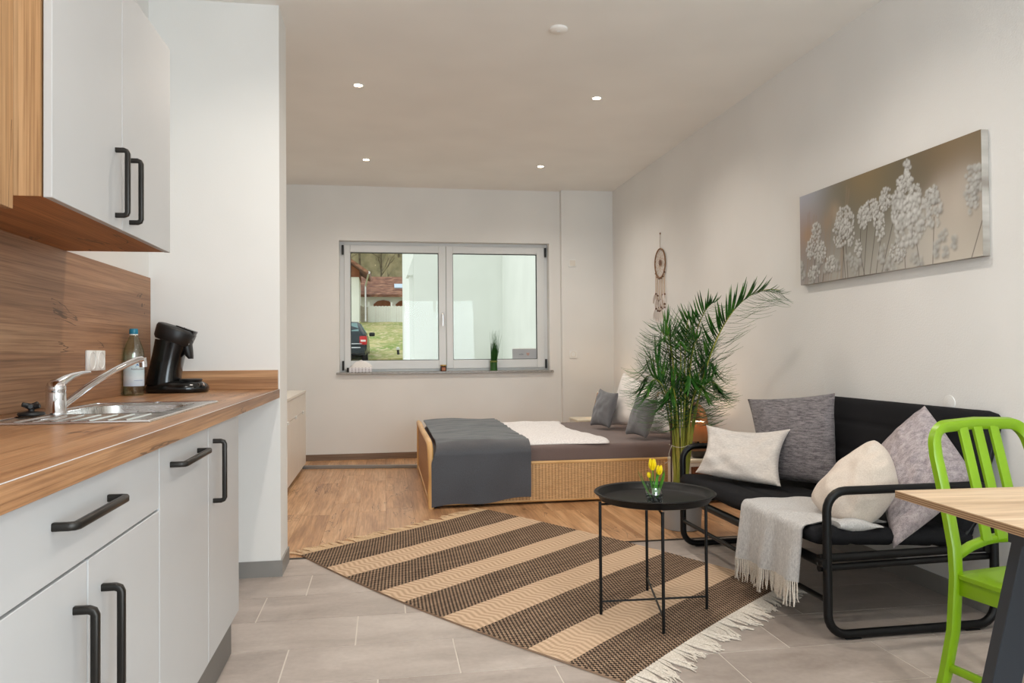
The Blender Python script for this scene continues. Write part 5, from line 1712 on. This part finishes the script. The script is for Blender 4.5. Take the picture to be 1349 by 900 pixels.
g.color(g.mix(n2, g.ramp(n1, [(.35, (84, 78, 50)), (.5, (132, 118, 84)), (.68, (172, 154, 120))]), lin((108, 98, 62))))
M['hill'] = g.m
def hill(u, v):
    x = -30 + 70 * u; y = 57 + 60 * v
    return Vector((x, y, 2.6 + 34 * v + 2.0 * nz(x, y, .08) + .6 * nz(x, y, .3)))
m = MB(); m.slab(hill, 50, 40, (0, 0, 3)); struct(m.build('hillside', M['hill'], smooth=60))
# neighbouring white house block: shaded front and a projecting wing
t = thing('building', 'white rendered house block filling the right of the window view', 'building', (3.0, 16.0, .8))
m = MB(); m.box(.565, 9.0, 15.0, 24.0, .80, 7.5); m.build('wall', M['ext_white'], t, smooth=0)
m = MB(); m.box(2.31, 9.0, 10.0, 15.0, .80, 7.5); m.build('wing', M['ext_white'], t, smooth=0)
m = MB(); m.box(.49, .564, 15.10, 15.6, .80, 2.66); m.prism([(.44, 2.60), (.564, 2.60), (.564, 2.95)], 'y', 15.05, 15.7); m.build('corner_pier', M['ext_white'], t, smooth=0)
# house on the left
M['wood_brown'] = flat('gable_boards', (150, 92, 56), .8, var=20); M['roof_tile'] = None
g = G('roof_tiles_brown', (134, 88, 66), .9)
n1 = g.noise(g.map((3, 3, 8)), 1.0, 3)
g.color(g.ramp(n1, [(.35, (108, 68, 52)), (.55, (140, 94, 72)), (.7, (168, 124, 98))])); g.bump(g.noise(g.map((8, 8, 8)), 1.0, 2), .5, .05)
M['roof_tile'] = g.m
t = thing('house', 'white house with brown boarded gable at the left of the window view', 'house', (-4.3, 44, 2.6))
m = MB(); m.box(-7.2, -1.33, 42, 45.2, 2.4, 5.2); m.build('wall', M['house_white'], t, smooth=0)
m = MB(); m.box(-7.2, -1.30, 41.95, 45.2, 5.2, 5.55); m.prism([(-7.2, 5.55), (-1.30, 5.55), (-4.25, 7.6)], 'y', 41.95, 45.2); m.build('gable', M['wood_brown'], t, smooth=0)
m = MB(); m.prism([(-.80, 5.25), (-.80, 5.42), (-4.25, 7.85), (-7.7, 5.42), (-7.7, 5.25), (-4.25, 7.65)], 'y', 40.9, 45.4); m.build('roof', M['roof_tile'], t, smooth=0)
m = MB(); m.tube([(-.78, 40.95, 5.34), (-.78, 45.4, 5.34)], .08, 8); m.tube([(-.80, 41.2, 5.3), (-.98, 41.9, 4.7), (-.98, 41.9, 2.8)], .05, 8); m.build('gutter', M['steel'], t)
# garage row
t = thing('garage', 'low garage block with long tiled roof and arched brown doors', 'garage', (1.0, 47, 2.8))
m = MB(); m.box(-1.6, 6.5, 46.4, 52, 2.5, 4.5); m.build('wall', M['house_white'], t, smooth=0)
m = MB(); m.prism([(45.75, 4.40), (45.75, 4.55), (48.8, 5.9), (52.4, 4.55), (52.4, 4.4), (48.8, 5.7)], 'x', -2.2, 7.2); m.build('roof', M['roof_tile'], t, smooth=0)
for xc in (-.05, 1.25, 2.9, 4.6):
    w = .56
    m = MB(); m.prism([(xc - w, 2.7), (xc + w, 2.7), (xc + w, 4.02), (xc + w * .6, 4.2), (xc, 4.27), (xc - w * .6, 4.2), (xc - w, 4.02)], 'y', 46.36, 46.45); m.build('door', M['wood_brown'], t, smooth=0)
M['skylight'] = flat('skylight_glass', (190, 208, 226), .15, var=6)
for x0 in (.62, 1.24):
    m = MB(); Rx = Matrix.Translation((x0 + .28, 47.1, 5.12)) @ Matrix.Rotation(.41, 4, 'X'); m.box(-.28, .28, -.36, .36, 0, .08, M=Rx); m.build('skylight', M['skylight'], t, smooth=0)
# pale fences in front of the garages
M['fence_white'] = flat('fence_white', (250, 249, 246), .8); M['fence_grey'] = flat('fence_grey_wood', (172, 160, 146), .9, var=20)
t = thing('fence', 'white board fence in front of the garages', 'fence', (.6, 44.2, 2.7))
m = MB()
for k in range(30):
    x0 = -.86 + k * .092; m.box(x0, x0 + .086, 44.2, 44.24, 2.5, 3.78 - .02 * (k % 2))
m.build('boards', M['fence_white'], t, smooth=0)
for x0 in (-.86, .42, 1.70):
    m = MB(); m.box(x0 - .05, x0 + .05, 44.24, 44.34, 2.5, 4.0); m.build('post', M['fence_white'], t, smooth=0)
t = thing('fence', 'weathered grey wooden fence beside the white house', 'fence', (-1.1, 43.4, 2.6))
m = MB()
for k in range(6):
    x0 = -1.30 + k * .068; m.box(x0, x0 + .062, 43.4, 43.44, 2.4, 3.75 - .04 * (k % 3))
m.build('boards', M['fence_grey'], t, smooth=0)
m = MB(); m.box(-1.30, -.91, 43.45, 43.5, 3.2, 3.3); m.build('rail', M['fence_grey'], t, smooth=0)
# garden lamp on the lawn
t = thing('garden_light', 'small dark garden bollard light on the lawn', 'garden light', (.50, 27.6, 1.0))
m = MB(); m.tube([(.50, 27.6, .92), (.48, 27.6, 1.20)], .045, 10); m.build('post', M['black_matt'], t)
m = MB(); m.lathe([(.07, 1.20), (.075, 1.23), (.05, 1.29), (.0001, 1.31)], (.48, 27.6, 0), 14); m.build('head', M['white_plastic'], t)
# bare winter trees on the hillside
M['bark'] = flat('winter_bark', (112, 100, 78), .95, var=30)
br = random.Random(11)
def tree(x, y, z, h, label):
    t = thing('bare_tree', label, 'tree', (x, y, z), group='bare winter trees on the hillside')
    m = MB(); tops = []
    tr_ = [(x, y, z - .4), (x + br.uniform(-.2, .2), y, z + h * .45), (x + br.uniform(-.5, .5), y, z + h)]
    m.tube(tr_, [.10, .07, .02], 7); m.build('trunk', M['bark'], t)
    m = MB()
    def grow(p, d, L_, r_, dep):
        q = p + d * L_
        m.tube([p, p.lerp(q, .5) + Vector((br.uniform(-.06, .06) * L_, 0, br.uniform(0, .08) * L_)), q], [r_, r_ * .75, r_ * .45], 4)
        if dep > 0:
            for k in range(3):
                dd = (d + Vector((br.uniform(-.75, .75), br.uniform(-.6, .6), br.uniform(-.1, .6)))).normalized()
                grow(p.lerp(q, br.uniform(.45, 1)), dd, L_ * br.uniform(.5, .75), r_ * .55, dep - 1)
    for k in range(11):
        f_ = br.uniform(.25, 1)
        p = Vector(tr_[1]).lerp(Vector(tr_[2]), max(0, (f_ - .45) / .55)) if f_ > .45 else Vector(tr_[0]).lerp(Vector(tr_[1]), f_ / .45)
        grow(p, Vector((br.uniform(-.7, .7), br.uniform(-.6, .6), br.uniform(.3, 1))).normalized(), h * br.uniform(.14, .24), .04, 3)
    m.build('branches', M['bark'], t)
TL = 'leafless winter tree on the hillside, seen through the left window pane'
for (x, v) in ((-3.6, .03), (-.4, .04), (2.6, .05), (-2.0, .16), (1.3, .17), (-3.6, .31), (-.2, .32), (3.0, .33)):
    p = hill((x + 30) / 70, v)
    tree(x, p.y, p.z, br.uniform(6.0, 7.5), TL)
# parked estate car, rear quarter in view
M['car_paint'] = flat('car_paint_dark', (44, 52, 58), .25, .4, var=3); M['car_glass'] = flat('car_glass', (110, 140, 140), .08, var=6)
M['tail_red'] = flat('tail_light_red', (196, 26, 26), .25); M['tail_white'] = flat('tail_light_clear', (240, 220, 216), .25); M['tyre'] = flat('tyre_rubber', (24, 24, 24), .9); M['plate'] = flat('plate_white', (226, 228, 226), .5)
cx0, cxm, cx1, cy0, cz = -2.28, -1.405, -.53, 25.0, .80
t = thing('car', 'dark estate car parked outside, rear corner seen through the window', 'car', (cxm, 27.2, cz))
def crs(y, hb, wb, hr, wr, z0=.22):
    """half-rounded body ring at depth y: belt height hb, half width wb, roof height hr, roof half width wr"""
    P = [(-wb * .93, z0), (-wb * .99, z0 + .15), (-wb, hb - .22), (-wb * .97, hb - .03), (-wb * .93, hb), (-wr - .02, hr - .07), (-wr * .9, hr - .015), (-wr * .5, hr), (wr * .5, hr), (wr * .9, hr - .015), (wr + .02, hr - .07), (wb * .93, hb), (wb * .97, hb - .03), (wb, hb - .22), (wb * .99, z0 + .15), (wb * .93, z0)]
    return [(cxm + a, y, cz + b_) for a, b_ in P]
m = MB()
m.loft([crs(25.02, .80, .80, .84, .62, .34), crs(25.06, .90, .855, .95, .66, .30), crs(25.20, .91, .87, 1.10, .64), crs(25.50, .92, .875, 1.30, .61), crs(25.85, .92, .875, 1.34, .60), crs(27.0, .91, .875, 1.36, .61), crs(27.7, .90, .875, 1.32, .60), crs(28.5, .89, .87, .95, .66), crs(29.4, .80, .84, .84, .62), crs(29.55, .60, .78, .64, .55, .34)])
m.build('body', M['car_paint'], t, smooth=35)
m = MB(); m.add([(cxm + a, y, cz + z) for a, y, z in [(-.60, 25.10, 1.0), (.60, 25.10, 1.0), (.535, 25.44, 1.275), (-.535, 25.44, 1.275), (-.60, 25.13, 1.0), (.60, 25.13, 1.0), (.535, 25.47, 1.275), (-.535, 25.47, 1.275)]], [(0, 1, 2, 3), (7, 6, 5, 4), (0, 4, 5, 1), (1, 5, 6, 2), (2, 6, 7, 3), (3, 7, 4, 0)]); m.build('rear_window', M['car_glass'], t, smooth=0)
for sg in (-1, 1):
    m = MB(); m.add([(cxm + sg * a, y, cz + z) for a, y, z in [(.835, 25.65, .95), (.835, 27.9, .94), (.655, 27.5, 1.24), (.655, 25.75, 1.25), (.80, 25.65, .95), (.80, 27.9, .94), (.62, 27.5, 1.24), (.62, 25.75, 1.25)]], [(0, 1, 2, 3), (7, 6, 5, 4), (0, 4, 5, 1), (1, 5, 6, 2), (2, 6, 7, 3), (3, 7, 4, 0)]); m.build('side_window', M['car_glass'], t, smooth=0)
    xa = cxm + sg * .74
    m = MB(); m.box(xa - .12, xa + .12, 25.0, 25.14, cz + .56, cz + .84, bev=.03); tl_ = m.build('tail_light', M['tail_red'], t)
    m = MB(); m.box(xa - .08, xa + .08, 24.99, 25.01, cz + .66, cz + .72); m.build('reversing_lamp', M['tail_white'], tl_, smooth=0)
    m = MB(); xm = cxm + sg * .98; m.box(xm - .10, xm + .10, 27.35, 27.5, cz + .88, cz + 1.02, bev=.04); m.build('wing_mirror', M['black_matt'], t)
    for yw_ in (25.95, 28.6):
        m = MB(); xw = cxm + sg * .77; m.lathe([(.0001, -.1), (.30, -.1), (.315, -.07), (.315, .07), (.30, .1), (.0001, .1)], (xw, yw_, cz + .315), 28, M=Matrix.Rotation(PI / 2, 4, 'Y')); w_ = m.build('wheel', M['tyre'], t, smooth=40)
        m = MB(); m.lathe([(.0001, -.102), (.19, -.102), (.20, -.10), (.20, .10), (.19, .102), (.0001, .102)], (xw, yw_, cz + .315), 20, M=Matrix.Rotation(PI / 2, 4, 'Y')); m.build('hubcap', M['steel'], w_, smooth=40)
m = MB(); m.box(cxm - .80, cxm + .80, 24.93, 25.12, cz + .28, cz + .52, bev=.05); m.build('bumper', M['car_paint'], t)
m = MB(); m.box(cxm - .86, cxm + .70, 24.985, 25.01, cz + .585, cz + .605); m.build('chrome_strip', M['chrome'], t, smooth=0)
m = MB(); m.box(cxm - .26, cxm + .66, 24.925, 24.94, cz + .46, cz + .485); m.build('bumper_strip', M['chrome'], t, smooth=0)
m = MB(); m.box(cxm - .26, cxm + .26, 24.98, 25.01, cz + .62, cz + .73); m.build('number_plate', M['plate'], t, smooth=0)
for sg in (-1, 1):
    m = MB(); m.tube([(cxm + sg * .58, 25.7, cz + 1.36), (cxm + sg * .585, 27.4, cz + 1.385)], .018, 8); m.build('roof_rail', M['chrome'], t)
